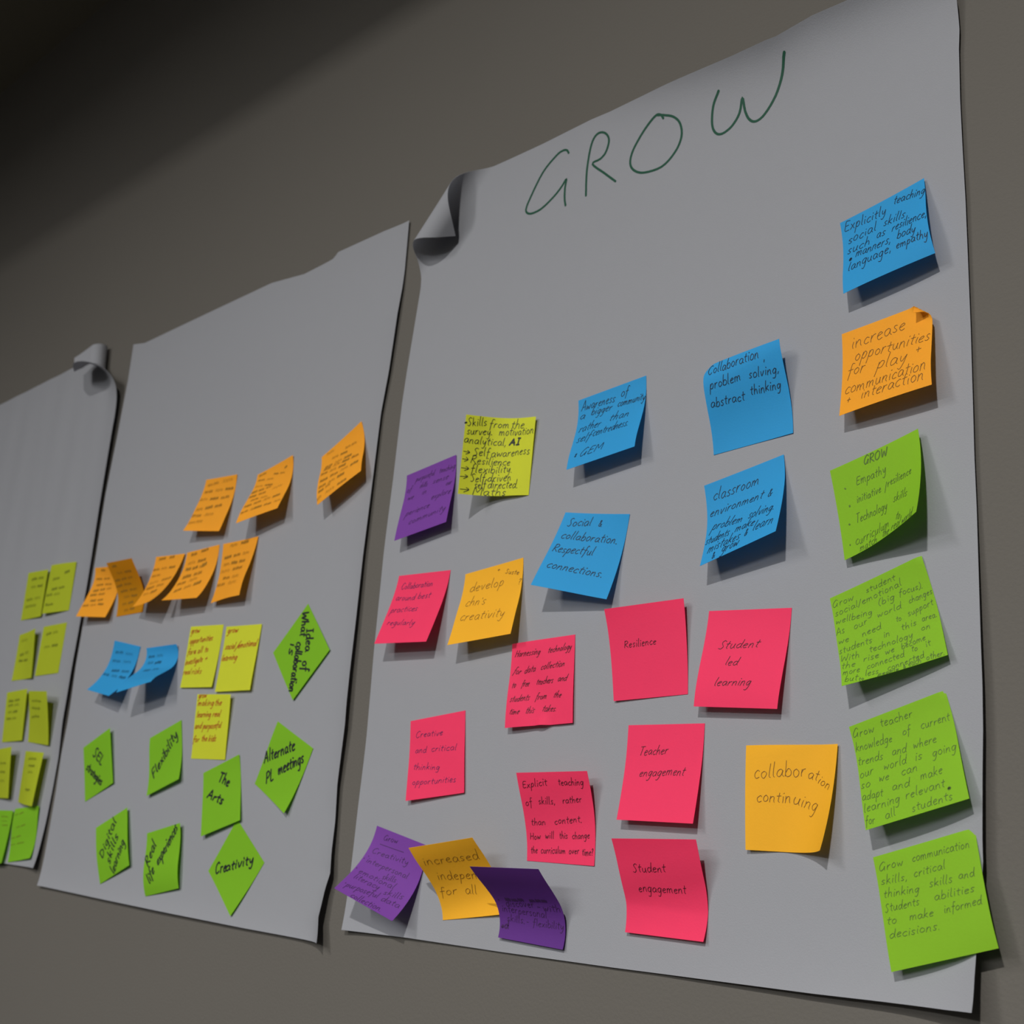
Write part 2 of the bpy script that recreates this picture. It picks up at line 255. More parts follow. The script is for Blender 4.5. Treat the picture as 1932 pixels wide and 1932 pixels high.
GROW = [[[0.356,0.9678],[0.3552,0.9692],[0.3545,0.9708],[0.3536,0.9722],[0.3524,0.9733],[0.3508,0.9742],[0.3489,0.9749],[0.3466,0.9753],[0.344,0.9754],[0.3411,0.9753],[0.3379,0.975],[0.3341,0.9741],[0.3291,0.9724],[0.3225,0.9696],[0.3146,0.9661],[0.3063,0.9617],[0.2984,0.9565],[0.2909,0.9499],[0.2832,0.9421],[0.276,0.9343],[0.2701,0.9276],[0.2656,0.9223],[0.262,0.9179],[0.2596,0.914],[0.2583,0.9107],[0.2584,0.9079],[0.2599,0.9057],[0.2621,0.904],[0.2647,0.9026],[0.2678,0.9016],[0.2715,0.9011],[0.2756,0.9008],[0.2797,0.9009],[0.2837,0.901],[0.2877,0.9014],[0.2921,0.9021],[0.297,0.9034],[0.3028,0.9053],[0.3092,0.9077],[0.3157,0.9104],[0.3214,0.9129],[0.3263,0.9154],[0.3307,0.918],[0.3347,0.9204],[0.3382,0.9228],[0.3416,0.9254],[0.3446,0.9282],[0.3471,0.9304],[0.3485,0.9309],[0.3486,0.9295],[0.3476,0.9265],[0.3463,0.9228],[0.3453,0.9191],[0.3449,0.9153],[0.3445,0.9111],[0.3443,0.9069],[0.3443,0.9032],[0.3445,0.9001],[0.345,0.8974],[0.3455,0.8949],[0.3461,0.8923]],[[0.3895,0.8942],[0.3899,0.9019],[0.3901,0.9098],[0.3905,0.9175],[0.3912,0.925],[0.3925,0.9323],[0.3942,0.9394],[0.3961,0.9461],[0.398,0.9521],[0.3999,0.9572],[0.402,0.9618],[0.4043,0.9657],[0.4066,0.9689],[0.4091,0.9716],[0.4116,0.9736],[0.4142,0.9752],[0.4169,0.9764],[0.4198,0.9771],[0.4228,0.9773],[0.4257,0.977],[0.4284,0.9764],[0.431,0.9754],[0.4335,0.9739],[0.4357,0.9721],[0.4374,0.9701],[0.4387,0.9679],[0.4396,0.9655],[0.4399,0.9628],[0.4395,0.9598],[0.4383,0.9564],[0.4365,0.9527],[0.4342,0.949],[0.4317,0.9459],[0.4292,0.9436],[0.4264,0.9419],[0.4234,0.9405],[0.4201,0.9393],[0.4154,0.9386],[0.4098,0.9385],[0.4053,0.9381],[0.404,0.9363],[0.4073,0.9323],[0.4137,0.927],[0.4214,0.9215],[0.4284,0.9164],[0.4341,0.912],[0.4397,0.9078],[0.4452,0.9036],[0.4507,0.8994]],[[0.5479,0.9625],[0.5471,0.9642],[0.5463,0.966],[0.5454,0.9675],[0.544,0.9687],[0.5422,0.9696],[0.5401,0.9703],[0.5373,0.9704],[0.5336,0.9695],[0.5285,0.9675],[0.5224,0.9644],[0.5159,0.9606],[0.5096,0.9564],[0.5033,0.9515],[0.4969,0.9459],[0.4909,0.9401],[0.4863,0.9348],[0.4832,0.93],[0.4811,0.9256],[0.4801,0.9214],[0.48,0.9177],[0.4808,0.9142],[0.4824,0.9112],[0.4848,0.9084],[0.4878,0.9058],[0.4915,0.9034],[0.4959,0.9012],[0.5009,0.8993],[0.507,0.898],[0.5146,0.8971],[0.5234,0.8967],[0.5324,0.8968],[0.5405,0.8979],[0.5476,0.9002],[0.5542,0.9035],[0.56,0.9073],[0.565,0.9113],[0.5693,0.9154],[0.5728,0.9199],[0.5755,0.9246],[0.5776,0.9292],[0.5787,0.9338],[0.5789,0.9386],[0.5783,0.9431],[0.5772,0.9472],[0.5754,0.9508],[0.573,0.954],[0.5699,0.9568],[0.5667,0.9593],[0.5628,0.9616],[0.5584,0.9635],[0.5538,0.9651],[0.5497,0.9665],[0.5464,0.9676],[0.5435,0.9684],[0.5407,0.9691],[0.5379,0.9698]],[[0.6521,0.9719],[0.6482,0.968],[0.6442,0.9641],[0.6405,0.96],[0.6377,0.9554],[0.6357,0.9501],[0.6342,0.9443],[0.6333,0.9385],[0.633,0.9335],[0.6334,0.9294],[0.6344,0.9259],[0.636,0.923],[0.6379,0.9206],[0.6403,0.9187],[0.6429,0.9173],[0.646,0.9166],[0.6493,0.9164],[0.6533,0.917],[0.6577,0.9183],[0.6622,0.9201],[0.6663,0.9224],[0.6701,0.9252],[0.674,0.9286],[0.6775,0.9323],[0.6804,0.9362],[0.6828,0.9413],[0.6847,0.9472],[0.6864,0.952],[0.6877,0.954],[0.6884,0.9521],[0.6887,0.9474],[0.689,0.9416],[0.6897,0.9367],[0.6908,0.933],[0.6922,0.9295],[0.6938,0.9263],[0.6958,0.9237],[0.6981,0.9216],[0.7007,0.9199],[0.7035,0.9189],[0.7065,0.9185],[0.7098,0.9188],[0.7132,0.9197],[0.7169,0.9213],[0.7209,0.9239],[0.7255,0.9274],[0.7307,0.9319],[0.7358,0.937],[0.7405,0.9421],[0.7446,0.9475],[0.7484,0.9531],[0.7521,0.9588],[0.7558,0.9645],[0.7591,0.9702],[0.762,0.9758],[0.765,0.9811],[0.7681,0.985]]]
SL = {'3': 'large white paper sheet headed GROW in green marker, top left corner rolled over',
      '2': 'middle white paper sheet of the three, torn top edge, all note colours but pink',
      '1': 'far left white paper sheet, its upper right corner curling off the wall'}
for k, S in SHEETS.items():
    ns, nt_ = (150, 180) if S.get('curl') else (110, 130)
    ss = np.linspace(0, 1, ns); tt = np.linspace(0, 1, nt_)
    if k == '3': ss = np.concatenate([np.linspace(0, .28, 70), np.linspace(.28, 1, 90)[1:]]); tt = np.concatenate([np.linspace(0, .8, 90), np.linspace(.8, 1, 70)[1:]])
    if k == '1': ss = np.concatenate([np.linspace(0, .8, 60), np.linspace(.8, 1, 60)[1:]]); tt = np.concatenate([np.linspace(0, .65, 60), np.linspace(.65, 1, 100)[1:]])
    Sg, Tg = np.meshgrid(ss, tt)
    P = sheet_surf(S, Sg, Tg)
    V, F, rim = sheet_mesh(P, 0.25)
    ctr = np.array([(S['edge']['b'][0][0] + S['edge']['b'][-1][0]) * .5, 0, (S['edge']['b'][0][1] + S['edge']['t'][0][1]) * .5]) * MM
    o = link_mesh('flip_chart_sheet', V - ctr, F, PAPER, None, tuple(ctr), rim=rim)
    tag(o, SL[k], 'paper sheet', 'flip chart sheets on the wall')
    if k == '3':
        Vr, Fr = [], []
        for st in GROW:
            q = np.array(st) * [635.0, 800.0]
            ribbon(q, 2.5, lambda u, v: sheet_surf(S, u / 635.0, v / 800.0), Vr, Fr, 0.35)
        link_mesh('heading', np.array(Vr) - ctr, Fr, INK['green'], o)['label'] = 'hand-drawn word GROW in green marker'
# ------------------------------------------------------------------ sticky notes
NOTES = {'purple_left':{'P':[-916.5613,328.4231,0.1303,0.0901,0.1854,0.2469,0.264,0.1204,-0.0875],'base':3.19,'cd':[[0.01,0.66],[0.24,1.6],[-0.41,-0.16],[-1.2,-1.77]],'s':3,'c':'purple','i':'violet','l':'purple sticky note beside the yellow handwritten list on the sheet headed GROW','g':'sticky notes on the sheet headed GROW','t':[[-23.1,26.9,5.6,25.7,2.94,'purposeful',0.5],[12.7,25.6,36.3,24.1,2.84,'teaching',0.5],[-15.7,17.3,-4.1,15.9,2.95,'skills',0.5],[4.3,16.1,27.2,15.0,3.02,'sense',0.5],[-35.3,17.6,-28.7,17.3,3.12,'of',0.5],[-10.6,7.6,-3.6,7.7,3.32,'in',0.5],[25.3,7.6,33.5,7.2,3.1,'our',0.5],[-32.0,7.9,-23.2,6.9,3.11,'we',0.5],[6.3,-3.1,34.8,-3.5,3.33,'explore',0.5],[-29.1,-12.5,6.2,-11.9,3.4,'perience',0.5],[-21.2,-24.6,32.2,-22.9,3.34,'community',0.5]],'sl':0.3},
'yellow_list':{'P':[-810.0145,354.5689,-0.0746,-1.4051,-0.344,-0.0592,-0.3881,-0.9009,-0.9226],'base':2.32,'cd':[[0.75,1.99],[-1.5,2.12],[0.23,0.18],[-0.85,-0.14]],'s':3,'c':'yellow','i':'black','l':'yellow sticky note with an arrowed list starting Skills from the survey','g':'sticky notes on the sheet headed GROW','t':[[-37.6,29.9,-37.2,30.5,2.9,'.',2.0],[-35.8,27.0,-16.4,29.4,4.03,'Skills',0.65],[-14.0,28.1,6.8,28.2,4.08,'from',0.65],[8.9,28.2,24.4,27.7,4.15,'the',0.65],[-35.5,19.4,-10.0,21.0,4.03,'survey.',0.65],[-3.4,20.9,36.9,21.4,4.17,'motivation',0.65],[-37.6,11.1,5.2,11.0,4.04,'analytical,',0.65],[8.8,11.4,21.0,11.4,3.32,'AI',1.6],[-37.6,0.4,-30.6,-0.3,4.45,'>',0.65],[-27.3,-0.8,-10.8,0.4,4.03,'Self',0.65],[-9.3,-0.3,34.9,1.9,4.16,'awareness',0.65],[-37.6,-6.8,-31.7,-7.1,4.45,'>',0.65],[-28.9,-7.7,12.4,-8.5,4.05,'Resilience',0.65],[-37.6,-14.8,-30.0,-15.0,4.44,'>',0.65],[-28.0,-16.6,15.7,-15.3,4.06,'flexibility.',0.65],[-37.6,-23.3,-30.0,-23.0,4.44,'>',0.65],[-27.5,-25.5,-12.9,-24.8,4.02,'Self',0.65],[-10.6,-24.3,15.7,-23.0,4.11,'driven',0.65],[-22.8,-31.3,-11.8,-31.1,4.03,'self',0.65],[-10.0,-30.5,24.9,-30.7,4.08,'directed.',0.65],[-36.9,-35.7,-27.4,-35.7,4.44,'>',0.65],[-24.4,-37.6,11.1,-37.6,3.96,'Maths',0.65]],'sl':0.12},
'pink_best':{'P':[-915.4227,212.4719,-0.0206,0.0778,0.3659,0.3478,0.3279,0.2219,0.0404],'base':2.63,'cd':[[-1.5,1.0],[0.93,1.63],[-0.73,-0.64],[-1.43,-1.26]],'s':3,'c':'pink','i':'violet','l':'pink sticky note reading Collaboration around best practices regularly,below the purple note','g':'sticky notes on the sheet headed GROW','t':[[-29.5,22.6,16.3,23.4,3.32,'Collaboration',0.55],[-32.6,10.8,-4.1,9.4,3.33,'around',0.55],[0.2,10.5,18.2,10.9,3.38,'best',0.55],[-33.5,-3.3,6.0,-2.7,3.5,'practices',0.55],[-31.1,-17.1,9.9,-18.9,3.34,'regularly',0.55]],'sl':0.12},
'orange_develop':{'P':[-810.41,210.3101,0.1026,0.1561,0.381,0.3121,0.3609,0.1594,-0.0003],'base':2.25,'cd':[[-1.12,0.6],[0.39,1.94],[1.43,-1.04],[-1.99,-1.32]],'s':3,'c':'amber','i':'brown','l':"orange sticky note reading develop chn's creativity,below the yellow list",'g':'sticky notes on the sheet headed GROW','t':[[4.9,31.3,8.5,31.0,2.81,'+',0.5],[15.4,27.9,32.9,22.7,2.43,'Suste',0.5],[-29.0,17.4,14.8,15.9,4.84,'develop',0.5],[-30.1,1.9,-4.1,-0.4,5.1,"chn's",0.5],[-31.9,-13.5,24.5,-18.0,4.9,'creativity',0.5],[33.1,13.1,36.5,12.9,2.85,'?',0.5]],'sl':0.12},
'pink_harness':{'P':[-740.3123,134.7676,0.0581,0.7854,-0.0212,0.2076,-0.0304,0.0619,0.0518],'base':1.98,'cd':[[0.91,0.56],[0.06,1.28],[1.54,-0.55],[0.38,-1.36]],'s':3,'c':'pink','i':'maroon','l':'pink sticky note reading Harnessing technology for data collection,crinkled bottom edge','g':'sticky notes on the sheet headed GROW','t':[[-34.0,25.5,-2.6,25.1,2.99,'Harnessing',0.6],[7.0,25.0,33.9,25.6,2.98,'technology',0.6],[-35.1,10.4,-25.5,9.5,2.97,'for',0.6],[-21.2,9.4,-7.3,10.5,3.03,'data',0.6],[-1.2,10.8,26.9,11.4,2.95,'collection',0.6],[-34.4,-2.5,-30.1,-2.3,3.09,'to',0.6],[-23.2,-2.0,-14.6,-2.2,2.97,'free',0.6],[-5.8,-1.7,14.1,-1.9,2.89,'teachers',0.6],[19.6,-1.3,30.0,-1.3,2.88,'and',0.6],[-34.8,-15.4,-12.9,-14.8,3.04,'students',0.6],[-6.0,-15.2,6.9,-14.8,2.93,'from',0.6],[15.0,-14.6,23.8,-15.3,2.81,'the',0.6],[-34.1,-26.2,-23.0,-26.9,2.91,'time',0.6],[-15.7,-26.9,-6.2,-26.4,3.0,'this',0.6],[2.4,-25.9,18.6,-26.6,2.85,'takes.',0.6]],'sl':0.45},
'blue_aware':{'P':[-676.5233,365.4141,0.1065,0.0124,0.1938,0.3823,0.3644,0.161,-0.0707],'base':2.3,'cd':[[-2.15,0.82],[2.02,0.61],[0.67,0.01],[-1.64,-1.2]],'s':3,'c':'blue','i':'navy','l':'blue sticky note reading Awareness of a bigger community,starred GEM at the bottom','g':'sticky notes on the sheet headed GROW','t':[[-35.0,26.2,3.7,23.7,4.55,'Awareness',0.62],[10.0,25.8,18.2,25.6,4.79,'of',0.62],[-36.2,18.0,-30.3,16.9,3.88,'a',0.62],[-22.8,17.9,0.8,16.1,4.05,'bigger',0.62],[7.1,17.1,37.4,14.8,3.86,'community',0.62],[-34.3,2.7,-9.4,1.5,4.66,'rather',0.62],[-0.2,3.9,21.7,1.5,4.44,'than',0.62],[-34.1,-9.9,-18.2,-10.8,4.86,'self',0.62],[-15.6,-8.3,24.2,-10.0,4.86,'centredness.',0.62],[-31.6,-27.9,-28.7,-27.9,4.59,'*',0.62],[-25.2,-28.6,0.5,-28.6,4.15,'GEM',0.62]],'sl':0.25},
'blue_social':{'P':[-693.5301,246.4608,-0.1666,0.5653,0.4215,0.4704,0.3296,0.1361,-0.083],'base':2.64,'cd':[[2.3,-0.51],[0.57,2.32],[0.99,-1.08],[-1.29,-1.17]],'s':3,'c':'blue','i':'navy','l':'blue sticky note reading Social & collaboration. Respectful connections','g':'sticky notes on the sheet headed GROW','t':[[-30.7,24.3,-4.5,26.6,4.26,'Social',0.7],[3.8,26.4,7.9,26.4,3.96,'&',0.7],[-32.0,12.4,30.0,12.1,4.04,'collaboration.',0.7],[-34.3,-1.8,8.5,-0.5,4.22,'Respectful',0.7],[-32.2,-18.3,25.7,-19.4,4.12,'connections.',0.7]],'sl':0.2},
'blue_collab':{'P':[-527.4588,360.5982,0.0677,-0.1747,0.0977,-0.1707,-0.3813,-0.3102,0.4018],'base':2.82,'cd':[[1.45,-0.63],[-1.1,1.48],[-0.75,-0.93],[-0.32,-1.66]],'s':3,'c':'blue','i':'navy','l':'blue sticky note reading Collaboration,problem solving,abstract thinking,lifted along its top','g':'sticky notes on the sheet headed GROW','t':[[-33.4,28.3,17.5,28.6,4.6,'Collaboration',0.65],[21.3,25.4,22.5,25.5,4.11,',',0.65],[-32.2,15.8,-2.0,15.7,4.08,'problem',0.65],[5.3,14.8,32.7,12.7,3.91,'solving,',0.65],[-34.3,1.1,-2.0,-0.6,4.02,'abstract',0.65],[3.8,1.7,31.7,0.3,3.9,'thinking',0.65]],'sl':0.12},
'blue_class':{'P':[-527.0546,263.7395,0.1855,-0.2271,0.5335,0.478,0.3913,0.1103,-0.1102],'base':3.03,'cd':[[-0.15,0.28],[0.39,1.32],[0.17,0.15],[-0.56,-1.93]],'s':3,'c':'blue','i':'navy','l':'blue sticky note reading classroom environment & problem solving,curling out at the bottom','g':'sticky notes on the sheet headed GROW','t':[[-31.9,21.9,13.2,21.2,4.85,'classroom',0.6],[-35.8,9.1,17.2,6.4,3.97,'environment',0.6],[21.9,4.6,26.1,4.3,4.37,'&',0.6],[-32.7,-3.9,-1.2,-9.0,4.22,'problem',0.6],[4.8,-9.1,30.5,-11.8,4.53,'solving.',0.6],[-37.3,-17.1,-12.9,-17.8,4.31,'students',0.6],[-7.0,-17.1,12.4,-18.8,4.26,'make',0.6],[-33.1,-26.9,-0.5,-27.6,4.9,'mistakes',0.6],[4.3,-26.8,7.3,-26.9,4.15,'&',0.6],[12.4,-24.9,32.0,-26.3,5.0,'learn',0.6],[-26.4,-36.1,-23.1,-35.5,4.14,'&',0.6],[-17.4,-34.0,0.0,-34.0,5.07,'grow',0.6]],'sl':0.3},
'blue_explicit':{'P':[-406.1464,468.2983,0.1827,-0.3326,-0.2288,0.1708,0.3601,0.2331,-0.0146],'base':2.29,'cd':[[0.28,0.02],[-1.69,-0.27],[-0.17,-0.31],[0.27,0.89]],'s':3,'c':'blue','i':'navy','l':'blue sticky note reading Explicitly teaching social skills,topmost note of the right column','g':'sticky notes on the sheet headed GROW','t':[[-35.6,27.5,2.7,23.3,4.76,'Explicitly',0.6],[9.6,28.8,37.3,21.8,4.49,'teaching',0.6],[-33.1,13.2,-7.0,11.7,4.9,'social',0.6],[-0.4,11.2,19.1,7.6,4.9,'skills',0.6],[-34.4,2.9,-13.1,-0.3,4.95,'such',0.6],[-7.1,2.1,0.9,0.4,4.96,'as',0.6],[7.4,-0.3,37.6,-4.6,4.75,'resilience,',0.6],[-32.2,-6.3,-30.1,-6.4,3.69,'@',1.5],[-26.4,-5.7,5.8,-11.7,5.0,'manners,',0.6],[11.5,-10.9,27.2,-13.4,4.33,'body',0.6],[-33.2,-17.5,5.7,-20.5,4.74,'language,',0.6],[10.1,-20.2,36.2,-23.2,3.92,'empathy',0.6]],'sl':0.12},
'orange_increase':{'P':[-405.281,366.9879,0.0981,-0.354,0.0365,0.3085,0.2754,0.1705,0.0552],'base':2.06,'cd':[[-0.38,-0.26],[0.0,0.0],[0.09,-0.12],[-0.07,-0.09]],'s':3,'c':'orange','i':'brown','l':'orange sticky note reading increase opportunities for play,top right corner folded','g':'sticky notes on the sheet headed GROW','t':[[-30.2,21.2,15.7,21.3,6.11,'increase',0.5],[-27.7,9.7,36.2,2.2,5.55,'opportunities',0.5],[-33.6,-3.3,-18.1,-4.2,5.7,'for',0.5],[-8.1,-6.4,17.4,-9.4,6.35,'play',0.5],[24.6,-6.6,29.6,-6.8,5.76,'+',0.5],[-35.1,-19.6,34.0,-23.6,5.78,'communication',0.5],[-33.0,-29.2,-28.9,-29.5,5.79,'+',0.5],[-19.8,-29.1,32.1,-32.0,5.49,'interaction',0.5]],'sl':0.12},
'green_grow':{'P':[-409.5474,261.3209,0.2321,-0.7704,0.7168,0.5398,0.2209,0.1287,0.0387],'base':2.62,'cd':[[-0.39,-0.25],[0.53,0.48],[0.02,0.28],[-0.13,-0.24]],'s':3,'c':'lime','i':'olive','l':'lime sticky note titled GROW with four bullet points,lower right corner curled out','g':'sticky notes on the sheet headed GROW','t':[[-9.7,30.6,10.4,29.0,3.82,'GROW',0.9],[-28.9,18.1,-27.7,18.2,3.75,'.',1.2],[-27.8,3.0,-26.5,3.1,3.76,'.',1.2],[-30.3,-11.9,-29.0,-11.9,3.76,'.',1.2],[-32.1,-28.3,-30.8,-28.2,3.76,'.',1.0],[-18.8,17.0,7.1,15.9,3.73,'Empathy',0.5],[-20.6,2.6,0.9,2.4,3.26,'initiative',0.5],[3.7,1.7,7.0,2.5,3.53,'/',0.5],[6.8,3.8,28.6,4.0,3.51,'resilience',0.5],[-23.7,-13.0,4.4,-14.1,3.75,'Technology',0.5],[10.4,-11.6,24.1,-13.3,3.66,'skills',0.5],[-26.7,-30.3,6.2,-30.9,4.06,'curriculum',0.5],[13.0,-29.2,17.8,-30.2,3.8,'to',0.5],[-23.3,-37.2,-6.0,-37.6,3.59,'match',0.5],[-0.7,-36.5,6.4,-37.4,3.87,'the',0.5],[9.0,-36.5,18.8,-37.6,4.21,'real',0.5],[20.8,-37.4,32.5,-37.6,3.83,'world',0.5]],'sl':0.12},
'green_student':{'P':[-406.1956,165.3225,0.3067,0.4049,0.5387,0.2386,0.2776,0.029,-0.1412],'base':3.85,'cd':[[1.01,-0.75],[0.47,1.86],[-0.31,0.16],[-0.86,0.38]],'s':3,'c':'lime','i':'olive','l':'lime sticky note reading Grow student social/emotional wellbeing,densely written','g':'sticky notes on the sheet headed GROW','t':[[-37.3,29.6,-20.0,29.1,2.66,'Grow',0.42],[-9.6,29.9,14.5,29.8,2.47,'student',0.42],[-36.5,21.7,17.7,24.3,2.6,'social/emotional',0.42],[-37.1,15.2,-8.6,12.3,2.71,'wellbeing',0.42],[-2.9,16.8,10.1,16.8,2.52,'(big',0.42],[13.7,17.7,31.8,15.9,2.37,'focus).',0.42],[-37.6,5.4,-31.0,5.7,2.84,'As',0.42],[-23.8,5.4,-13.2,6.4,2.82,'our',0.42],[-5.5,7.8,13.2,8.2,2.59,'world',0.42],[19.3,9.3,37.3,9.5,2.4,'changes',0.42],[-37.2,-2.3,-28.8,-2.4,2.76,'we',0.42],[-18.7,-2.8,-3.8,-1.8,2.74,'need',0.42],[7.4,-0.5,11.3,-0.9,2.58,'to',0.42],[16.7,0.1,36.0,1.9,2.49,'support',0.42],[-37.6,-9.9,-12.1,-10.1,2.69,'students',0.42],[-3.3,-9.6,1.3,-9.5,2.65,'in',0.42],[10.0,-8.8,21.3,-8.5,2.62,'this',0.42],[25.4,-7.6,36.3,-7.7,2.49,'area.',0.42],[-37.6,-16.8,-23.0,-17.9,2.67,'With',0.42],[-15.3,-17.1,17.1,-16.8,2.6,'technology',0.42],[23.5,-13.9,30.3,-14.4,2.53,'on',0.42],[-37.6,-23.0,-27.1,-24.2,2.75,'the',0.42],[-20.8,-22.6,-9.0,-23.1,2.6,'rise',0.42],[-4.4,-22.9,2.5,-23.0,2.56,'we',0.42],[7.8,-23.1,25.6,-21.8,2.55,'become',0.42],[-36.9,-28.7,-24.2,-29.8,2.82,'more',0.42],[-19.0,-29.6,8.8,-28.9,2.59,'connected',0.42],[14.1,-27.2,18.5,-27.6,2.47,'to',0.42],[24.6,-27.4,28.3,-26.9,2.51,'it',0.42],[-35.8,-34.7,-26.6,-36.4,2.88,'but',0.42],[-20.9,-34.9,-11.0,-35.6,2.75,'less',0.42],[-4.6,-35.9,22.2,-34.2,2.53,'connected',0.42],[-25.6,-37.6,-21.8,-37.6,1.77,'to',0.42],[-11.8,-37.6,3.3,-37.6,1.2,'people',0.42],[6.4,-37.6,8.4,-37.6,1.92,'&',0.42],[10.3,-37.6,19.4,-37.4,2.49,'each',0.42],[23.1,-36.9,36.0,-37.3,2.41,'other.',0.42]],'sl':0.12},
'green_teacher':{'P':[-388.5705,70.6954,0.3132,-0.0345,0.2302,0.2703,0.3164,0.1596,-0.0659],'base':5.3,'cd':[[0.62,-0.14],[-0.73,1.14],[-0.46,-0.52],[-0.26,-0.61]],'s':3,'c':'lime','i':'olive','l':'lime sticky note reading Grow teacher knowledge of current trends','g':'sticky notes on the sheet headed GROW','t':[[-37.2,29.6,-20.2,28.1,3.11,'Grow',0.45],[-14.7,29.8,10.4,28.9,3.06,'teacher',0.45],[-37.4,19.4,-8.4,17.5,3.19,'knowledge',0.45],[0.0,18.9,6.0,18.6,3.14,'of',0.45],[14.0,18.5,35.8,17.7,3.09,'current',0.45],[-37.6,9.2,-17.8,7.4,3.27,'trends',0.45],[-10.6,8.0,0.4,6.7,3.2,'and',0.45],[5.6,7.4,23.1,5.9,3.18,'where',0.45],[-37.4,-0.4,-26.5,-0.8,3.39,'our',0.45],[-18.6,-0.3,-0.9,-1.4,3.32,'world',0.45],[5.7,-1.5,11.0,-1.7,3.27,'is',0.45],[18.5,-2.8,35.9,-3.7,3.2,'going',0.45],[-37.6,-8.4,-30.2,-9.2,3.3,'so',0.45],[-23.5,-8.0,-15.2,-8.5,3.3,'we',0.45],[-6.1,-8.7,6.4,-9.2,3.24,'can',0.45],[-37.6,-17.0,-21.5,-18.2,3.23,'adapt',0.45],[-14.3,-16.9,-0.9,-17.5,3.18,'and',0.45],[7.4,-16.0,23.6,-16.5,3.12,'make',0.45],[-37.6,-25.7,-9.9,-26.4,3.17,'learning',0.45],[-5.4,-25.5,23.6,-25.7,3.07,'relevant',0.45],[25.1,-28.4,27.0,-28.1,1.81,'@',1.3],[-37.6,-34.8,-30.2,-35.0,3.13,'for',0.45],[-22.3,-34.9,-14.4,-34.3,3.13,'all',0.45],[-2.6,-35.4,27.2,-35.1,2.99,'students',0.45]],'sl':0.12},
'green_comm':{'P':[-371.1834,-17.3465,0.2812,-0.303,-0.0994,0.0966,0.165,0.1488,0.0333],'base':6.99,'cd':[[2.19,-1.88],[0.71,0.39],[-2.97,1.53],[-0.49,-0.33]],'s':3,'c':'lime','i':'olive','l':'lime sticky note reading Grow communication skills,overhanging the paper edge at lower right','g':'sticky notes on the sheet headed GROW','t':[[-35.4,27.8,-16.7,27.3,2.97,'Grow',0.45],[-9.9,27.8,32.5,26.6,2.93,'communication',0.45],[-35.6,18.6,-15.7,17.1,2.95,'skills,',0.45],[-10.6,17.5,13.2,17.5,2.93,'critical',0.45],[-35.3,9.7,-8.0,7.6,2.92,'thinking',0.45],[-0.4,8.5,16.5,7.6,2.87,'skills',0.45],[21.1,8.6,32.5,7.9,2.83,'and',0.45],[-35.9,0.2,-9.5,-0.7,2.91,'Students',0.45],[1.6,-0.6,30.7,-1.6,2.81,'abilities',0.45],[-35.7,-8.0,-28.1,-8.6,2.88,'to',0.45],[-18.4,-8.9,-0.7,-10.1,2.83,'make',0.45],[7.1,-9.9,34.0,-10.3,2.75,'informed',0.45],[-35.3,-17.0,2.3,-19.1,2.8,'decisions.',0.45]],'sl':0.12},
'pink_resil':{'P':[-618.8567,157.2484,0.0531,-0.3368,-0.0077,-0.0961,-0.1391,-0.2321,-0.4166],'base':2.56,'cd':[[-0.43,0.88],[1.14,0.8],[-0.35,-0.56],[0.43,-1.02]],'s':3,'c':'pink','i':'maroon','l':'pink sticky note with the single word Resilience,lifted at its top','g':'sticky notes on the sheet headed GROW','t':[[-23.4,4.2,8.5,4.3,3.21,'Resilience',0.55]],'sl':0.12},
'pink_led':{'P':[-525.5826,146.9004,-0.0484,0.0917,-0.0253,0.1614,0.2085,0.1253,-0.0292],'base':3.29,'cd':[[0.33,0.74],[0.32,1.7],[-0.65,-0.74],[-0.11,-1.6]],'s':3,'c':'pink','i':'maroon','l':'pink sticky note reading Student led learning','g':'sticky notes on the sheet headed GROW','t':[[-24.1,7.3,12.4,8.3,3.5,'Student',0.55],[-14.8,-5.7,-3.3,-5.7,3.48,'led',0.55],[-21.5,-21.9,11.6,-21.1,3.39,'learning',0.55]],'sl':0.3},
'pink_teacher':{'P':[-599.7134,58.3882,0.008,-0.0586,0.2091,0.1883,0.1508,0.0509,0.0124],'base':2.45,'cd':[[-0.16,0.48],[0.22,1.16],[-0.47,-0.74],[-0.21,-0.77]],'s':3,'c':'pink','i':'maroon','l':'pink sticky note reading Teacher engagement','g':'sticky notes on the sheet headed GROW','t':[[-24.9,13.6,3.7,14.9,3.6,'Teacher',0.55],[-22.3,-3.0,22.5,-1.7,3.58,'engagement',0.55]],'sl':0.3},
'pink_student':{'P':[-590.0119,-27.5446,0.0246,-0.1731,0.2553,-0.121,-0.4786,-0.4056,-0.5139],'base':2.42,'cd':[[0.15,-0.32],[1.01,0.56],[-0.37,-0.3],[0.21,0.32]],'s':3,'c':'pink','i':'maroon','l':'pink sticky note reading Student engagement,creased near its bottom','g':'sticky notes on the sheet headed GROW','t':[[-24.7,10.7,5.8,11.9,3.64,'Student',0.55],[-23.6,-5.3,20.1,-4.5,3.67,'engagement',0.55]],'sl':0.12},
'orange_cont':{'P':[-482.0408,43.4931,0.0165,-1.1859,0.9011,0.3631,-0.1422,-0.0882,0.137],'base':3.05,'cd':[[-0.32,-0.15],[0.32,0.27],[0.04,0.0],[0.93,-0.21]],'s':3,'c':'amber','i':'brown','l':'orange sticky note reading collaboration continuing,beside the pink Teacher engagement note','g':'sticky notes on the sheet headed GROW','t':[[-30.6,13.7,11.5,15.5,5.43,'collabor',0.45],[12.5,14.6,21.1,12.4,4.14,'at',0.45],[21.1,11.1,32.4,5.4,3.7,'ion',0.45],[-28.5,-3.2,-0.8,-3.8,4.51,'contin',0.45],[0.2,-3.8,21.6,-9.4,4.94,'uing',0.45]],'sl':0.12},
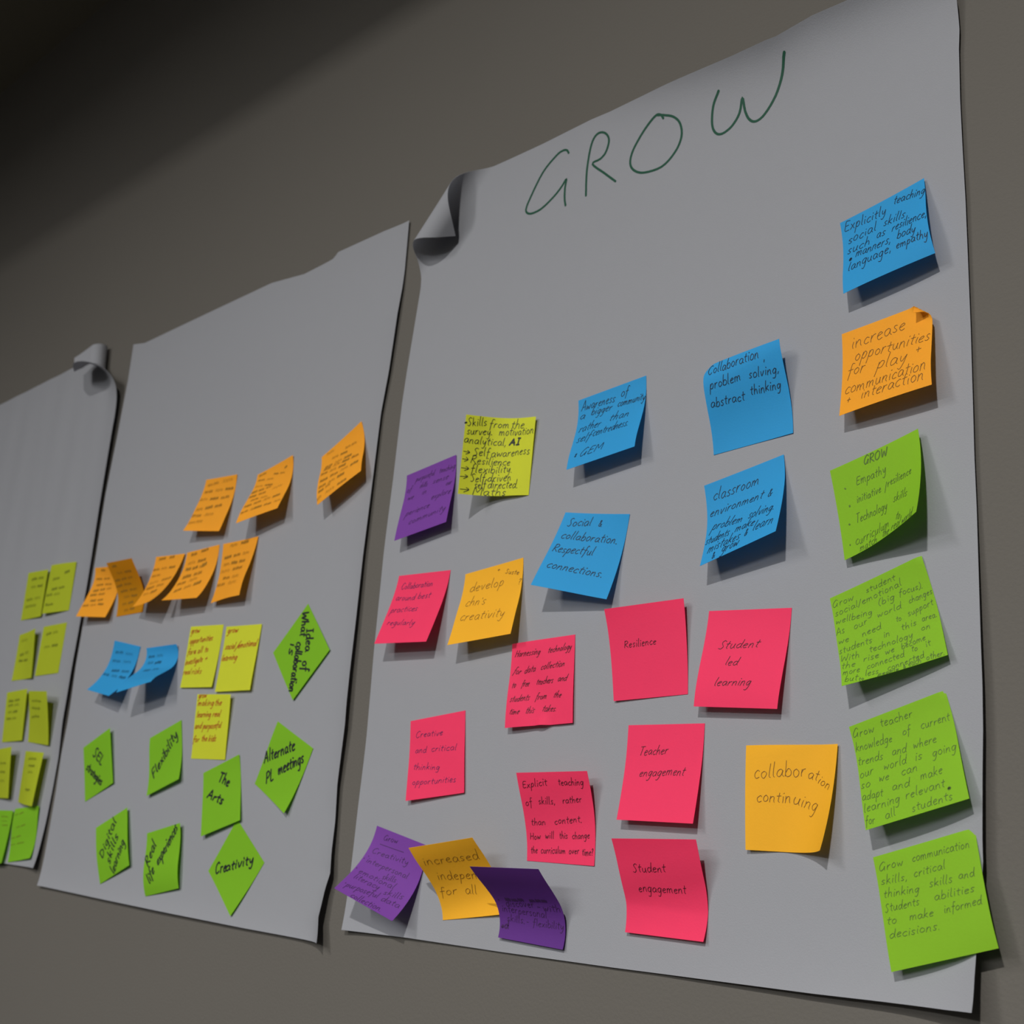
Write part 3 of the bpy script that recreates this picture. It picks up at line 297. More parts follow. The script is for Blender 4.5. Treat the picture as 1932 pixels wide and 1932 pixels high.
'pink_creative':{'P':[-868.874,67.7343,0.1326,0.588,0.1019,0.1184,-0.0008,0.0542,0.0382],'base':2.17,'cd':[[0.39,0.52],[-0.03,0.45],[0.5,-0.02],[0.14,-0.89]],'s':3,'c':'pink','i':'violet','l':'pink sticky note reading Creative and critical thinking opportunities','g':'sticky notes on the sheet headed GROW','t':[[-29.8,20.9,8.2,18.6,3.15,'Creative',0.5],[-29.9,6.2,-14.4,4.9,3.12,'and',0.5],[-7.4,5.1,27.3,2.3,3.08,'critical',0.5],[-31.4,-9.2,4.5,-13.2,3.07,'thinking',0.5],[-31.1,-23.8,27.0,-26.9,3.08,'opportunities',0.5]],'sl':0.12},
'pink_skills':{'P':[-704.8383,19.4548,0.0274,-0.2354,0.0728,-0.0586,-0.2995,-0.423,-0.3572],'base':1.86,'cd':[[0.04,0.1],[-0.77,0.63],[-0.12,-0.77],[-0.3,0.01]],'s':3,'c':'pink','i':'maroon','l':'pink sticky note reading Explicit teaching of skills,rather than content','g':'sticky notes on the sheet headed GROW','t':[[-33.6,24.7,-6.2,26.8,3.19,'Explicit',0.6],[5.5,26.7,31.7,26.4,3.16,'teaching',0.6],[-34.0,8.7,-26.5,9.7,3.19,'of',0.6],[-19.7,10.2,-1.8,10.8,3.18,'skills,',0.6],[6.5,11.3,26.9,12.3,3.08,'rather',0.6],[-31.2,-7.9,-15.2,-7.0,3.15,'than',0.6],[-5.5,-6.3,24.4,-4.2,3.03,'content.',0.6],[-33.9,-20.0,-22.0,-19.1,3.1,'How',0.6],[-17.0,-18.5,-7.1,-18.1,3.06,'will',0.6],[-1.0,-18.3,8.1,-17.5,3.0,'this',0.6],[12.9,-17.8,32.0,-16.6,2.95,'change',0.6],[-33.5,-31.4,-25.9,-31.0,3.08,'the',0.6],[-22.1,-31.0,5.9,-29.9,3.02,'curriculum',0.6],[9.6,-30.2,21.1,-29.2,2.96,'over',0.6],[24.2,-30.3,36.1,-29.7,2.92,'time?',0.6]],'sl':0.12},
'purple_grow':{'P':[-912.7403,-44.021,-0.1923,0.2382,0.9266,0.8272,0.5216,0.0916,0.0038],'base':2.71,'cd':[[-2.55,-0.16],[0.0,0.0],[0.17,-0.84],[-0.29,0.64]],'s':3,'c':'purple','i':'violet','l':'purple sticky note with underlined heading,overhanging the lower left edge of the GROW sheet','g':'sticky notes on the sheet headed GROW','t':[[-23.9,27.8,-3.9,29.3,2.94,'Grow',0.55],[-28.1,22.7,8.8,24.0,2.92,'_',0.55],[-33.2,7.7,-31.8,7.8,3.49,'.',1],[-32.0,12.1,17.5,15.1,2.9,'Creativity',0.55],[-36.3,4.1,-35.4,4.2,3.59,'.',1],[-31.8,1.7,23.6,3.1,2.93,'interpersonal',0.55],[-3.4,-6.8,13.1,-4.3,3.04,'skills',0.55],[-36.4,-7.8,-35.4,-7.8,3.62,'.',1],[-31.2,-11.4,15.4,-11.2,3.05,'emotional',0.55],[-31.1,-18.3,1.1,-17.6,3.19,'literacy',0.55],[9.0,-19.1,31.2,-15.7,3.06,'skills',0.55],[-33.3,-27.2,-32.4,-27.1,3.82,'.',1],[-30.8,-30.3,7.2,-25.4,3.36,'purposeful',0.55],[11.5,-26.0,33.8,-24.3,3.07,'data',0.55],[-17.7,-37.6,20.6,-35.9,3.23,'collection.',0.55]],'sl':0.12},
'orange_indep':{'P':[-808.5998,-37.6959,0.1583,-0.1366,0.4111,-0.3261,-0.7388,-0.8457,-0.6609],'base':2.7,'cd':[[-0.03,0.26],[-0.55,-0.23],[-0.45,-0.16],[0.89,0.03]],'s':3,'c':'amber','i':'brown','l':'orange sticky note reading increased indepen for all,between two purple notes','g':'sticky notes on the sheet headed GROW','t':[[-32.0,17.7,31.7,15.0,5.33,'increased',0.5],[-27.4,0.2,17.2,-4.4,5.21,'indepen',0.5],[-34.0,-16.5,-12.7,-16.3,4.51,'for',0.5],[-3.5,-17.1,10.2,-18.2,4.42,'all',0.5]],'sl':0.12},
'purple_flex':{'P':[-728.5102,-50.362,0.0053,-0.0185,0.3414,-0.2662,-0.8434,-0.918,-0.8221],'base':4.19,'cd':[[-1.46,-1.11],[1.27,1.95],[-0.53,-0.98],[0.49,0.6]],'s':3,'c':'darkpurple','i':'violet','l':'dark purple sticky note bowed outwards,overlapping the orange note reading for all','g':'sticky notes on the sheet headed GROW','t':[[-33.1,-3.2,-31.7,-3.4,4.7,'.',1.2],[-24.1,-3.8,-1.6,-2.8,4.59,'~~~',0.6],[4.8,-2.2,25.3,-0.8,4.37,'~~~',0.6],[-26.3,-9.4,7.4,-7.3,3.91,'discover',0.6],[10.0,-8.2,13.6,-8.5,4.04,'-',0.6],[16.1,-9.4,36.0,-8.6,3.62,'with',0.6],[-33.2,-15.1,18.7,-15.4,3.52,'interpersonal',0.6],[-29.1,-22.7,-8.0,-23.1,3.28,'skills.',0.6],[-6.1,-22.9,-3.4,-22.8,3.18,'-',0.6],[1.2,-23.7,36.2,-22.9,3.03,'flexibility',0.6],[-36.3,-29.2,-27.5,-28.8,3.28,'@d',1.3]],'sl':0.12},
'or_a':{'P':[-1336.3947,378.1312,-0.0743,0.1876,0.4969,0.2676,0.2769,0.083,-0.153],'base':2.28,'cd':[[0.35,-0.15],[-0.48,1.38],[1.29,-1.39],[-1.08,0.05]],'s':2,'c':'orange','i':'faintbrown','l':'orange sticky note in the upper row of three,leftmost,bottom swung out','g':'sticky notes on the middle sheet','t':[[-30.7,27.6,-4.1,28.9,5.48,'~~',0.384],[3.5,29.2,30.2,30.2,5.1,'~',0.384],[-33.0,17.6,-14.2,18.0,5.59,'~~',0.384],[-8.9,18.1,9.8,18.3,5.34,'~',0.384],[15.0,18.4,33.6,18.5,5.11,'~~~',0.384],[-37.6,5.7,-18.8,6.3,5.91,'~',0.384],[-13.6,6.4,5.1,6.9,5.61,'~~~',0.384],[10.4,7.0,28.9,7.3,5.35,'~~',0.384],[-34.7,-8.4,-19.3,-7.0,6.15,'~',0.384],[-14.9,-6.7,0.3,-5.4,6.04,'~~~',0.384],[4.6,-5.0,19.6,-3.8,5.92,'~~',0.384],[-37.6,-18.1,-16.6,-17.1,5.87,'~~',0.384],[-10.8,-16.8,9.8,-15.9,5.72,'~',0.384],[-36.6,-28.3,-7.0,-25.4,6.23,'~~',0.384]],'sl':0.12},
'or_b':{'P':[-1208.1091,376.5685,0.1495,0.2486,0.2561,0.464,0.4732,0.1673,-0.2334],'base':2.5,'cd':[[2.03,-0.64],[-0.68,1.7],[-1.15,-0.17],[-0.56,-0.87]],'s':2,'c':'orange','i':'faintbrown','l':'orange sticky note in the upper row of three,the middle one,densely written','g':'sticky notes on the middle sheet','t':[[-34.3,32.8,-18.9,32.1,3.69,'~~',0.33599999999999997],[20.3,26.3,25.5,26.6,3.58,'~~',0.33599999999999997],[-34.4,26.3,-19.3,22.9,3.39,'~~',0.33599999999999997],[-15.1,21.9,-0.3,18.7,3.33,'~',0.33599999999999997],[-2.0,25.4,8.3,22.9,3.08,'~~',0.33599999999999997],[11.2,22.2,21.4,19.7,3.04,'~',0.33599999999999997],[-36.6,17.6,-19.7,14.0,3.71,'~',0.33599999999999997],[-14.9,13.0,1.6,9.5,3.6,'~~~',0.33599999999999997],[-36.8,7.5,-26.3,7.3,4.99,'~~~',0.33599999999999997],[-23.4,7.2,-12.9,6.9,4.69,'~~',0.33599999999999997],[-9.9,6.9,0.6,6.4,4.43,'~',0.33599999999999997],[5.0,1.0,24.3,1.9,4.68,'~',0.33599999999999997],[-36.4,-0.3,-22.8,-0.6,4.99,'~~~',0.33599999999999997],[-19.0,-0.7,-5.6,-1.1,4.93,'~~',0.33599999999999997],[-28.7,-7.6,-14.5,-8.6,4.66,'~~',0.33599999999999997],[-10.5,-8.9,3.4,-10.0,4.6,'~',0.33599999999999997],[-35.3,-16.4,-21.8,-16.3,5.0,'~~~',0.33599999999999997],[-18.0,-16.2,-4.7,-16.0,4.95,'~~',0.33599999999999997],[-1.0,-16.0,12.1,-15.8,4.89,'~',0.33599999999999997],[15.7,-15.7,28.7,-15.6,4.83,'~~~',0.33599999999999997],[-11.5,-25.7,2.3,-25.8,4.66,'~~~',0.33599999999999997],[6.2,-25.9,19.6,-25.9,4.69,'~~',0.33599999999999997],[23.4,-25.9,36.7,-25.9,4.64,'~',0.33599999999999997],[-35.8,-26.0,-22.5,-26.0,4.53,'~~',0.33599999999999997],[-18.8,-26.0,-6.0,-25.9,4.69,'~',0.33599999999999997]],'sl':0.12},
'or_c':{'P':[-1069.6963,390.1433,0.4145,0.2481,0.0249,0.2799,0.4005,0.1733,-0.1703],'base':2.33,'cd':[[0.7,-0.33],[-0.45,0.76],[0.05,-0.22],[-0.0,-0.34]],'s':2,'c':'orange','i':'faintbrown','l':'orange sticky note near the top right of the middle sheet,tilted like a diamond','g':'sticky notes on the middle sheet','t':[[-29.0,33.4,-14.8,31.1,4.36,'~',0.33599999999999997],[3.9,20.2,24.5,15.7,4.36,'~~',0.33599999999999997],[-20.1,20.7,-7.6,17.1,4.49,'~',0.33599999999999997],[-4.1,16.0,8.1,12.5,4.47,'~~~',0.33599999999999997],[-30.7,12.8,-17.3,9.5,5.22,'~~',0.33599999999999997],[-13.5,8.5,-0.3,5.3,5.16,'~',0.33599999999999997],[3.3,4.4,16.3,1.2,5.09,'~~~',0.33599999999999997],[-32.7,9.7,-19.6,5.9,5.29,'~~',0.33599999999999997],[-15.9,4.8,-3.0,1.0,5.27,'~',0.33599999999999997],[0.6,-0.0,13.3,-3.7,5.25,'~~~',0.33599999999999997],[16.8,-4.7,29.3,-8.3,5.22,'~~',0.33599999999999997],[-36.7,4.5,-23.8,0.4,5.37,'~~',0.33599999999999997],[-20.2,-0.7,-7.6,-4.6,5.27,'~',0.33599999999999997],[-4.0,-5.7,8.4,-9.5,5.18,'~~~',0.33599999999999997],[-35.1,-8.1,-21.1,-10.8,5.35,'~~~',0.33599999999999997],[-17.1,-11.5,-3.4,-14.1,5.32,'~~',0.33599999999999997],[0.5,-14.9,14.0,-17.4,5.31,'~',0.33599999999999997],[17.8,-18.1,31.1,-20.6,5.28,'~~~',0.33599999999999997],[-35.5,-17.8,-22.9,-19.5,5.11,'~~',0.33599999999999997],[-19.3,-20.0,-6.9,-21.7,5.14,'~',0.33599999999999997],[-3.5,-22.2,8.8,-23.9,5.16,'~~~',0.33599999999999997],[-35.1,-24.3,-25.8,-24.4,5.14,'~~',0.33599999999999997],[-23.2,-24.3,-14.1,-24.3,5.35,'~',0.33599999999999997],[-23.2,-32.7,-6.8,-33.9,4.52,'~',0.33599999999999997],[-2.2,-34.2,13.7,-35.2,4.71,'~~~',0.33599999999999997],[-37.4,-34.0,-29.1,-31.2,5.32,'~',0.33599999999999997]],'sl':0.12},
'or_d':{'P':[-1600.7022,284.0708,-0.0564,0.2408,0.3155,0.3586,0.2695,-0.195,-0.6186],'base':3.01,'cd':[[-0.78,0.21],[0.0,0.0],[0.28,-0.09],[-0.07,-0.3]],'s':2,'c':'orange','i':'faintbrown','l':'orange sticky note at the left end of the lower row,corner crossing the sheet edge','g':'sticky notes on the middle sheet','t':[[-17.8,31.7,-2.9,31.7,3.9,'~~~',0.384],[-31.2,19.5,-13.1,19.6,4.02,'~~~',0.384],[-7.8,19.6,11.0,19.6,3.91,'~~',0.384],[-25.8,10.4,-6.8,11.0,4.23,'~~~',0.384],[-1.3,11.1,18.7,11.5,4.01,'~~',0.384],[-27.2,0.8,-14.5,2.2,4.79,'~~~',0.384],[-10.9,2.6,2.1,3.8,4.55,'~~',0.384],[5.9,4.1,19.6,5.1,4.28,'~',0.384],[-30.0,-6.2,-14.1,-4.8,4.76,'~~~',0.384],[-9.6,-4.4,6.3,-3.0,4.66,'~~',0.384],[-22.1,-15.1,-8.5,-13.9,4.76,'~~~',0.384],[-4.7,-13.6,8.9,-12.5,4.67,'~~',0.384],[-34.9,-23.4,-20.5,-22.2,4.76,'~~',0.384],[-16.4,-21.9,-2.2,-20.7,4.74,'~',0.384],[1.8,-20.4,16.0,-19.3,4.65,'~~~',0.384]],'sl':0.12},
'or_e':{'P':[-1517.9662,285.378,0.0079,0.0589,0.0296,-0.1135,-0.4849,-0.6383,-0.5904],'base':2.71,'cd':[[0.64,0.79],[-0.46,-0.09],[-2.62,0.48],[2.16,-1.02]],'s':2,'c':'ochre','i':'faintbrown','l':'brownish orange sticky note leaning the other way,overlapping its left neighbour','g':'sticky notes on the middle sheet','t':[[-25.6,29.8,-12.4,29.9,4.18,'~~~',0.432],[-21.5,19.7,-2.0,19.4,4.24,'~',0.432],[3.4,19.4,22.5,19.1,4.23,'~~~',0.432],[-33.5,9.5,-18.3,9.8,4.13,'~~~',0.432],[-14.0,9.9,0.9,10.1,4.14,'~~',0.432],[5.1,10.2,19.8,10.5,4.14,'~',0.432],[-37.6,1.4,-17.8,1.9,4.1,'~~~',0.432],[-11.8,2.1,9.2,2.6,4.11,'~~',0.432],[-27.8,-6.4,-6.4,-6.3,4.09,'~~~',0.432],[-0.5,-6.2,20.4,-6.1,4.09,'~~',0.432],[-21.0,-15.2,-3.4,-15.1,4.15,'~',0.432],[1.6,-15.0,19.0,-14.9,4.13,'~~~',0.432],[-24.8,-24.6,-10.4,-24.1,4.33,'~',0.432],[-6.4,-24.0,7.8,-23.5,4.32,'~~~',0.432],[-17.6,-33.5,-4.1,-32.9,4.44,'~',0.432],[-0.3,-32.8,13.1,-32.2,4.42,'~~~',0.432]],'sl':0.12},
'or_f':{'P':[-1430.8208,283.4506,-0.083,-0.327,0.897,0.5892,0.3588,0.1656,-0.0417],'base':2.36,'cd':[[-4.98,0.48],[-3.87,3.16],[-5.0,0.03],[-4.88,1.08]],'s':2,'c':'orange','i':'faintbrown','l':'orange sticky note overlapping the lower right corner of the brownish note','g':'sticky notes on the middle sheet','t':[[-28.4,31.4,-10.7,32.8,4.54,'~~~',0.384],[-0.6,32.2,12.4,33.7,4.77,'~~',0.384],[-37.2,17.1,-19.9,17.7,4.59,'~~',0.384],[-15.0,17.9,2.6,18.3,4.6,'~',0.384],[7.7,18.4,25.6,18.6,4.62,'~~~',0.384],[-34.8,7.5,-9.7,8.7,4.87,'~~',0.384],[-33.0,-3.3,-4.8,-0.6,5.46,'~',0.384],[3.2,0.1,32.1,2.1,5.56,'~~~',0.384],[-32.0,-11.8,-9.6,-9.4,5.89,'~~~',0.384],[-3.2,-8.8,19.8,-6.8,6.02,'~~',0.384],[-31.7,-21.5,-13.7,-19.5,6.5,'~',0.384],[-8.6,-19.0,9.9,-17.4,6.68,'~~~',0.384]],'sl':0.12},
'or_g':{'P':[-1351.1878,284.9933,0.0209,0.0732,0.8055,0.4975,0.3613,0.1296,-0.0857],'base':2.56,'cd':[[-0.57,-0.06],[0.13,1.03],[0.65,-1.26],[-1.46,0.58]],'s':2,'c':'orange','i':'faintbrown','l':'orange sticky note second from the right in the lower row of the middle sheet','g':'sticky notes on the middle sheet','t':[[-26.7,30.5,-12.7,30.9,5.45,'~~',0.384],[-2.7,32.4,13.8,34.0,4.79,'~~~',0.384],[-30.8,18.9,-12.2,19.6,5.77,'~',0.384],[-6.9,19.7,11.4,20.3,5.54,'~~~',0.384],[6.3,11.3,16.5,13.6,6.67,'~~~',0.384],[-30.7,10.2,-18.4,10.6,6.1,'~~~',0.384],[-15.0,10.7,-2.9,11.1,5.92,'~~',0.384],[0.5,11.2,12.5,11.6,5.76,'~',0.384],[-28.5,-2.6,-10.7,-0.6,7.0,'~~~',0.384],[-5.7,-0.0,12.0,1.8,6.63,'~~',0.384],[-32.1,-12.7,-14.5,-9.7,7.0,'~~',0.384],[-9.5,-8.9,8.1,-6.1,7.0,'~',0.384],[-28.1,-24.4,-14.5,-20.9,7.0,'~~',0.384],[-10.5,-20.0,3.7,-16.9,7.0,'~',0.384],[7.7,-16.1,22.1,-13.3,7.0,'~~~',0.384]],'sl':0.12},
'or_h':{'P':[-1265.8796,285.8567,0.013,-0.5075,0.0431,0.3593,0.2212,0.0183,-0.068],'base':2.72,'cd':[[0.05,0.5],[0.54,0.74],[0.96,-0.55],[0.99,-1.24]],'s':2,'c':'orange','i':'faintbrown','l':'orange sticky note at the right end of the lower row of the middle sheet','g':'sticky notes on the middle sheet','t':[[-22.6,31.4,-5.8,31.5,4.92,'~',0.384],[1.3,31.9,18.2,32.4,5.04,'~~~',0.384],[-31.6,17.3,-16.3,17.6,5.0,'~~~',0.384],[-11.9,17.7,4.0,17.8,5.07,'~~',0.384],[8.6,17.8,25.4,17.5,5.21,'~',0.384],[-31.7,8.3,-17.7,8.4,5.04,'~',0.384],[-13.6,8.4,1.1,8.2,5.14,'~~~',0.384],[5.4,8.1,21.0,7.5,5.29,'~~',0.384],[-36.6,-0.2,-13.4,-0.1,5.16,'~',0.384],[-6.6,-0.2,18.8,-1.1,5.4,'~~~',0.384],[-26.4,-9.9,-7.8,-10.7,5.28,'~~',0.384],[-2.3,-11.0,17.8,-12.3,5.44,'~',0.384],[-37.6,-17.5,-15.4,-18.4,5.32,'~~',0.384],[-8.4,-18.8,17.8,-20.7,5.53,'~',0.384]],'sl':0.12},
'bl_a':{'P':[-1514.7997,169.7673,-0.1694,-0.0926,0.854,0.6159,0.3365,0.0222,-0.1101],'base':2.53,'cd':[[0.55,0.45],[-1.66,1.53],[-1.94,-0.47],[-0.54,-0.55]],'s':2,'c':'blue','i':'faintnavy','l':'left one of the two blue sticky notes on the middle sheet','g':'sticky notes on the middle sheet','t':[[-28.5,21.2,-5.9,22.6,4.93,'~~',0.33599999999999997],[0.4,23.0,22.5,24.4,4.85,'~',0.33599999999999997],[-29.8,8.9,-5.8,10.6,5.01,'~~',0.33599999999999997],[0.8,11.1,24.2,12.8,4.92,'~',0.33599999999999997],[-18.2,-4.1,3.6,-1.8,5.37,'~~~',0.33599999999999997],[9.7,-1.2,31.1,1.0,5.27,'~~',0.33599999999999997],[-36.1,-11.7,-16.5,-10.8,5.31,'~~',0.33599999999999997],[-11.0,-10.5,8.2,-9.7,5.27,'~',0.33599999999999997],[13.6,-9.4,32.5,-8.6,5.22,'~~~',0.33599999999999997]],'sl':0.12},
'bl_b':{'P':[-1411.1403,166.6694,0.1209,0.0991,0.2915,0.933,0.9028,0.2157,-0.5547],'base':2.07,'cd':[[-2.1,2.72],[1.48,-4.78],[3.82,2.02],[2.17,-1.76]],'s':2,'c':'blue','i':'faintnavy','l':'right one of the two blue sticky notes on the middle sheet,curled far out','g':'sticky notes on the middle sheet','t':[[-32.3,23.5,-17.1,23.3,5.1,'~~',0.33599999999999997],[-12.9,23.2,2.2,23.0,5.14,'~',0.33599999999999997],[-30.3,13.6,-15.7,13.4,6.16,'~',0.33599999999999997],[-11.6,13.4,2.8,13.1,6.12,'~~~',0.33599999999999997],[-24.1,-0.6,-9.2,-0.9,7.0,'~~',0.33599999999999997],[-5.0,-0.9,9.8,-1.2,7.0,'~',0.33599999999999997]],'sl':0.12},
'ye_a':{'P':[-1315.4826,182.0647,-0.0237,-0.3522,0.1049,0.0686,0.0108,-0.0007,0.0228],'base':2.72,'cd':[[0.0,0.61],[-0.37,0.4],[0.02,-0.27],[-0.02,-0.64]],'s':2,'c':'yellow','i':'red','l':'yellow sticky note with five lines of red writing,beside the blue pair','g':'sticky notes on the middle sheet','t':[[-34.9,29.1,-15.2,30.0,3.87,'grow',1.0],[-34.0,16.3,18.2,19.5,3.83,'opportunities',1.0],[-35.2,2.4,-22.2,3.3,3.85,'for',1.0],[-20.1,3.6,-15.8,3.9,3.88,'us',1.0],[-11.4,3.8,-0.9,5.1,3.94,'all',1.0],[4.5,5.0,11.8,5.6,3.85,'to',1.0],[-36.6,-10.3,2.8,-6.4,3.89,'investigate',1.0],[7.0,-5.9,13.4,-5.4,3.81,'+',1.0],[-37.6,-21.8,-20.3,-21.5,3.74,'real',1.0],[-16.9,-21.5,5.2,-21.3,3.71,'risks',1.0]],'sl':0.3},
'ye_b':{'P':[-1231.8819,176.4485,-0.0121,-0.4642,0.0348,0.0684,0.0512,0.0399,-0.026],'base':3.14,'cd':[[-0.17,1.65],[-0.04,1.03],[0.26,-0.71],[-0.29,-1.82]],'s':2,'c':'yellow','i':'red','l':'yellow sticky note with red writing social/emotional learning','g':'sticky notes on the middle sheet','t':[[-33.9,30.2,-11.6,30.5,3.78,'grow',1.0],[-33.1,11.1,-11.4,11.4,3.79,'social',1.0],[-10.8,9.7,-3.3,11.6,4.41,'/',1.0],[-5.4,11.7,34.4,12.9,3.8,'emotional',1.0],[-36.6,-2.6,-2.9,-1.4,3.81,'learning',1.0]],'sl':0.3},
'ye_c':{'P':[-1269.0524,96.1034,-0.0126,0.2995,-0.0392,-0.0968,-0.0507,-0.0608,-0.1],'base':2.01,'cd':[[0.09,0.34],[-0.25,-0.4],[0.39,0.39],[-0.05,-0.33]],'s':2,'c':'yellow','i':'red','l':'yellow sticky note with red writing making the learning real,lower of the three','g':'sticky notes on the middle sheet','t':[[-34.9,33.6,-16.5,33.9,3.79,'grow',1.0],[-35.1,24.1,1.3,24.8,3.77,'making',1.0],[4.4,24.8,19.0,25.4,3.76,'the',1.0],[-34.3,10.6,-2.5,11.6,3.77,'learning',1.0],[1.7,11.6,18.3,11.7,3.72,'real',1.0],[-35.9,-2.6,-20.8,-2.3,3.75,'and',1.0],[-17.5,-2.8,22.9,-1.3,3.73,'purposeful',1.0],[-37.6,-18.7,-23.6,-18.1,3.73,'for',1.0],[-18.2,-17.5,-5.5,-16.8,3.73,'the',1.0],[-2.2,-17.3,14.4,-16.6,3.71,'kids',1.0]],'sl':0.3},
'gr_what':{'P':[-1109.9676,178.9222,-0.8041,-1.0327,0.007,0.0243,0.0419,0.0246,0.0066],'base':2.53,'cd':[[-0.05,0.54],[-0.11,0.18],[-0.1,-0.68],[0.15,0.02]],'s':2,'c':'green','i':'black','l':'green diamond sticky note with writing running downwards,highest green one','g':'sticky notes on the middle sheet','t':[[-36.8,26.2,-16.0,8.1,7.0,'What',2.0],[-14.2,1.2,24.8,-37.6,7.0,'collaboration',2.0],[-13.8,21.6,7.0,6.1,7.0,'Idea',2.0],[12.7,-2.8,21.7,-9.8,7.0,'of',2.0],[-23.0,-7.8,-13.2,-18.1,7.0,'is',2.0]],'sl':0.12},
'gr_alt':{'P':[-1115.567,52.7543,-0.3994,-0.5986,0.2436,0.1006,-0.008,-0.0444,0.0315],'base':3.11,'cd':[[0.11,-0.7],[0.16,-0.02],[0.03,0.22],[0.02,0.41]],'s':2,'c':'green','i':'black','l':'green diamond sticky note reading Alternate PL meetings in black marker','g':'sticky notes on the middle sheet','t':[[-35.1,-11.1,9.4,24.1,6.72,'Alternate',2.0],[-17.8,-28.6,-7.6,-19.4,7.0,'PL',2.0],[-2.8,-11.6,31.2,19.5,6.88,'meetings',2.0]],'sl':0.12},
'gr_scl':{'P':[-1531.1407,46.1864,0.3609,0.8108,-0.0147,-0.0373,-0.0571,-0.0599,-0.0371],'base':2.86,'cd':[[0.17,-0.14],[-0.03,-0.74],[-0.14,0.33],[0.19,0.5]],'s':2,'c':'green','i':'black','l':'green sticky note with SEL in black marker at the left edge of the middle sheet','g':'sticky notes on the middle sheet','t':[[-12.7,18.7,9.8,-4.7,7.0,'SEL',2.2],[-32.7,5.7,5.8,-30.6,5.89,'strategies',2.2]],'sl':0.12},
'gr_flex':{'P':[-1365.9335,57.7014,0.3036,-0.1403,0.2357,0.1399,0.0151,-0.0185,0.0994],'base':1.66,'cd':[[1.16,-0.4],[-1.01,-0.72],[0.19,0.27],[-0.18,0.77]],'s':2,'c':'green','i':'black','l':'green sticky note reading Flexibility in black marker','g':'sticky notes on the middle sheet','t':[[-25.9,-19.2,28.9,21.2,7.0,'Flexibility',2.1]],'sl':0.12},
'gr_digital':{'P':[-1454.9432,-52.7264,0.3988,0.3329,-0.1228,-0.093,0.0113,0.0576,0.0291],'base':3.77,'cd':[[0.37,-0.86],[0.15,-1.69],[-0.29,0.59],[0.19,1.82]],'s':2,'c':'green','i':'black','l':'green sticky note reading Digital skills learning in black marker','g':'sticky notes on the middle sheet','t':[[-23.8,-9.4,12.9,27.9,7.0,'Digital',1.9],[-8.0,-22.0,17.0,7.2,7.0,'skills',1.9],[-0.5,-37.4,32.2,-6.8,7.0,'learning',1.9]],'sl':0.12},
'gr_real':{'P':[-1330.8289,-60.9562,0.2179,0.1041,-0.3245,-0.0688,0.1177,0.0465,-0.1517],'base':4.17,'cd':[[0.72,-0.64],[-0.53,-0.96],[-0.08,0.58],[-0.37,0.88]],'s':2,'c':'green','i':'black','l':'green sticky note reading Real life experiences in black marker','g':'sticky notes on the middle sheet','t':[[-27.9,-4.0,-15.1,20.4,7.0,'Real',1.9],[-23.6,-25.4,-12.1,-11.5,7.0,'life',1.9],[-5.4,-6.6,32.3,32.5,7.0,'experiences',1.9]],'sl':0.3},
'gr_creat':{'P':[-1182.0658,-57.4991,-0.6226,-0.6702,0.1104,0.0836,0.003,-0.017,-0.0144],'base':2.35,'cd':[[0.25,-2.19],[0.28,-0.15],[-0.32,1.81],[0.12,0.33]],'s':2,'c':'green','i':'black','l':'green diamond sticky note reading Creativity,lowest note of the middle sheet','g':'sticky notes on the middle sheet','t':[[-24.6,-30.7,-10.5,-13.9,6.65,'Cre',2.1],[-11.1,-15.8,23.1,25.0,5.44,'ativity',2.1]],'sl':0.12},
'k1':{'P':[-1826.2719,299.3856,-0.0011,0.9824,-0.044,-0.05,-0.052,-0.0445,-0.033],'base':2.09,'cd':[[0.21,-0.06],[-0.01,-1.78],[-0.26,1.48],[0.47,0.24]],'s':1,'c':'yellowgreen','i':'faintolive','l':'yellow-green sticky note in the top row of the far left sheet,left and partly covered','g':'sticky notes on the far left sheet','t':[[-19.1,23.3,1.1,23.0,5.54,'~~~',0.432],[6.7,23.0,26.2,22.8,5.56,'~~',0.432],[-18.6,10.8,1.6,10.6,5.52,'~',0.432],[7.2,10.5,26.8,10.3,5.55,'~~~',0.432],[-27.9,-9.5,-4.4,-9.4,5.58,'~~',0.432],[2.1,-9.4,25.0,-9.2,5.6,'~',0.432],[-28.0,-20.0,12.2,-20.7,5.48,'~~~',0.432]],'sl':0.12},
'k3':{'P':[-1817.8463,204.4458,0.0497,1.1215,0.0665,-0.0231,-0.1117,-0.1724,-0.2145],'base':2.3,'cd':[[1.23,-2.22],[0.14,-1.35],[-0.44,0.58],[-0.2,2.27]],'s':1,'c':'yellowgreen','i':'faintolive','l':'yellow-green sticky note in the second row of the far left sheet,left,side edge raised','g':'sticky notes on the far left sheet','t':[[-28.7,24.1,1.6,23.2,5.72,'~',0.432],[-24.4,0.2,-9.4,0.8,5.94,'~~',0.432],[-4.8,1.0,12.6,1.2,5.77,'~',0.432],[-25.2,-8.6,-10.3,-9.3,5.48,'~~~',0.432],[-5.8,-9.5,11.2,-10.4,5.34,'~~',0.432]],'sl':0.12},
'k4':{'P':[-1738.9783,210.3819,0.0307,-0.31,0.019,0.009,0.0041,0.0101,0.0213],'base':1.98,'cd':[[0.33,-0.47],[-0.38,-0.81],[-0.27,0.68],[0.05,0.59]],'s':1,'c':'yellowgreen','i':'faintolive','l':'yellow-green sticky note in the second row of the far left sheet,the right one','g':'sticky notes on the far left sheet','t':[[-24.2,22.3,-7.3,22.9,5.49,'~~',0.432],[-2.6,23.1,13.9,23.6,5.45,'~',0.432],[-23.6,2.0,-4.0,2.5,5.36,'~',0.432],[1.5,2.6,20.7,3.1,5.32,'~~~',0.432]],'sl':0.12},
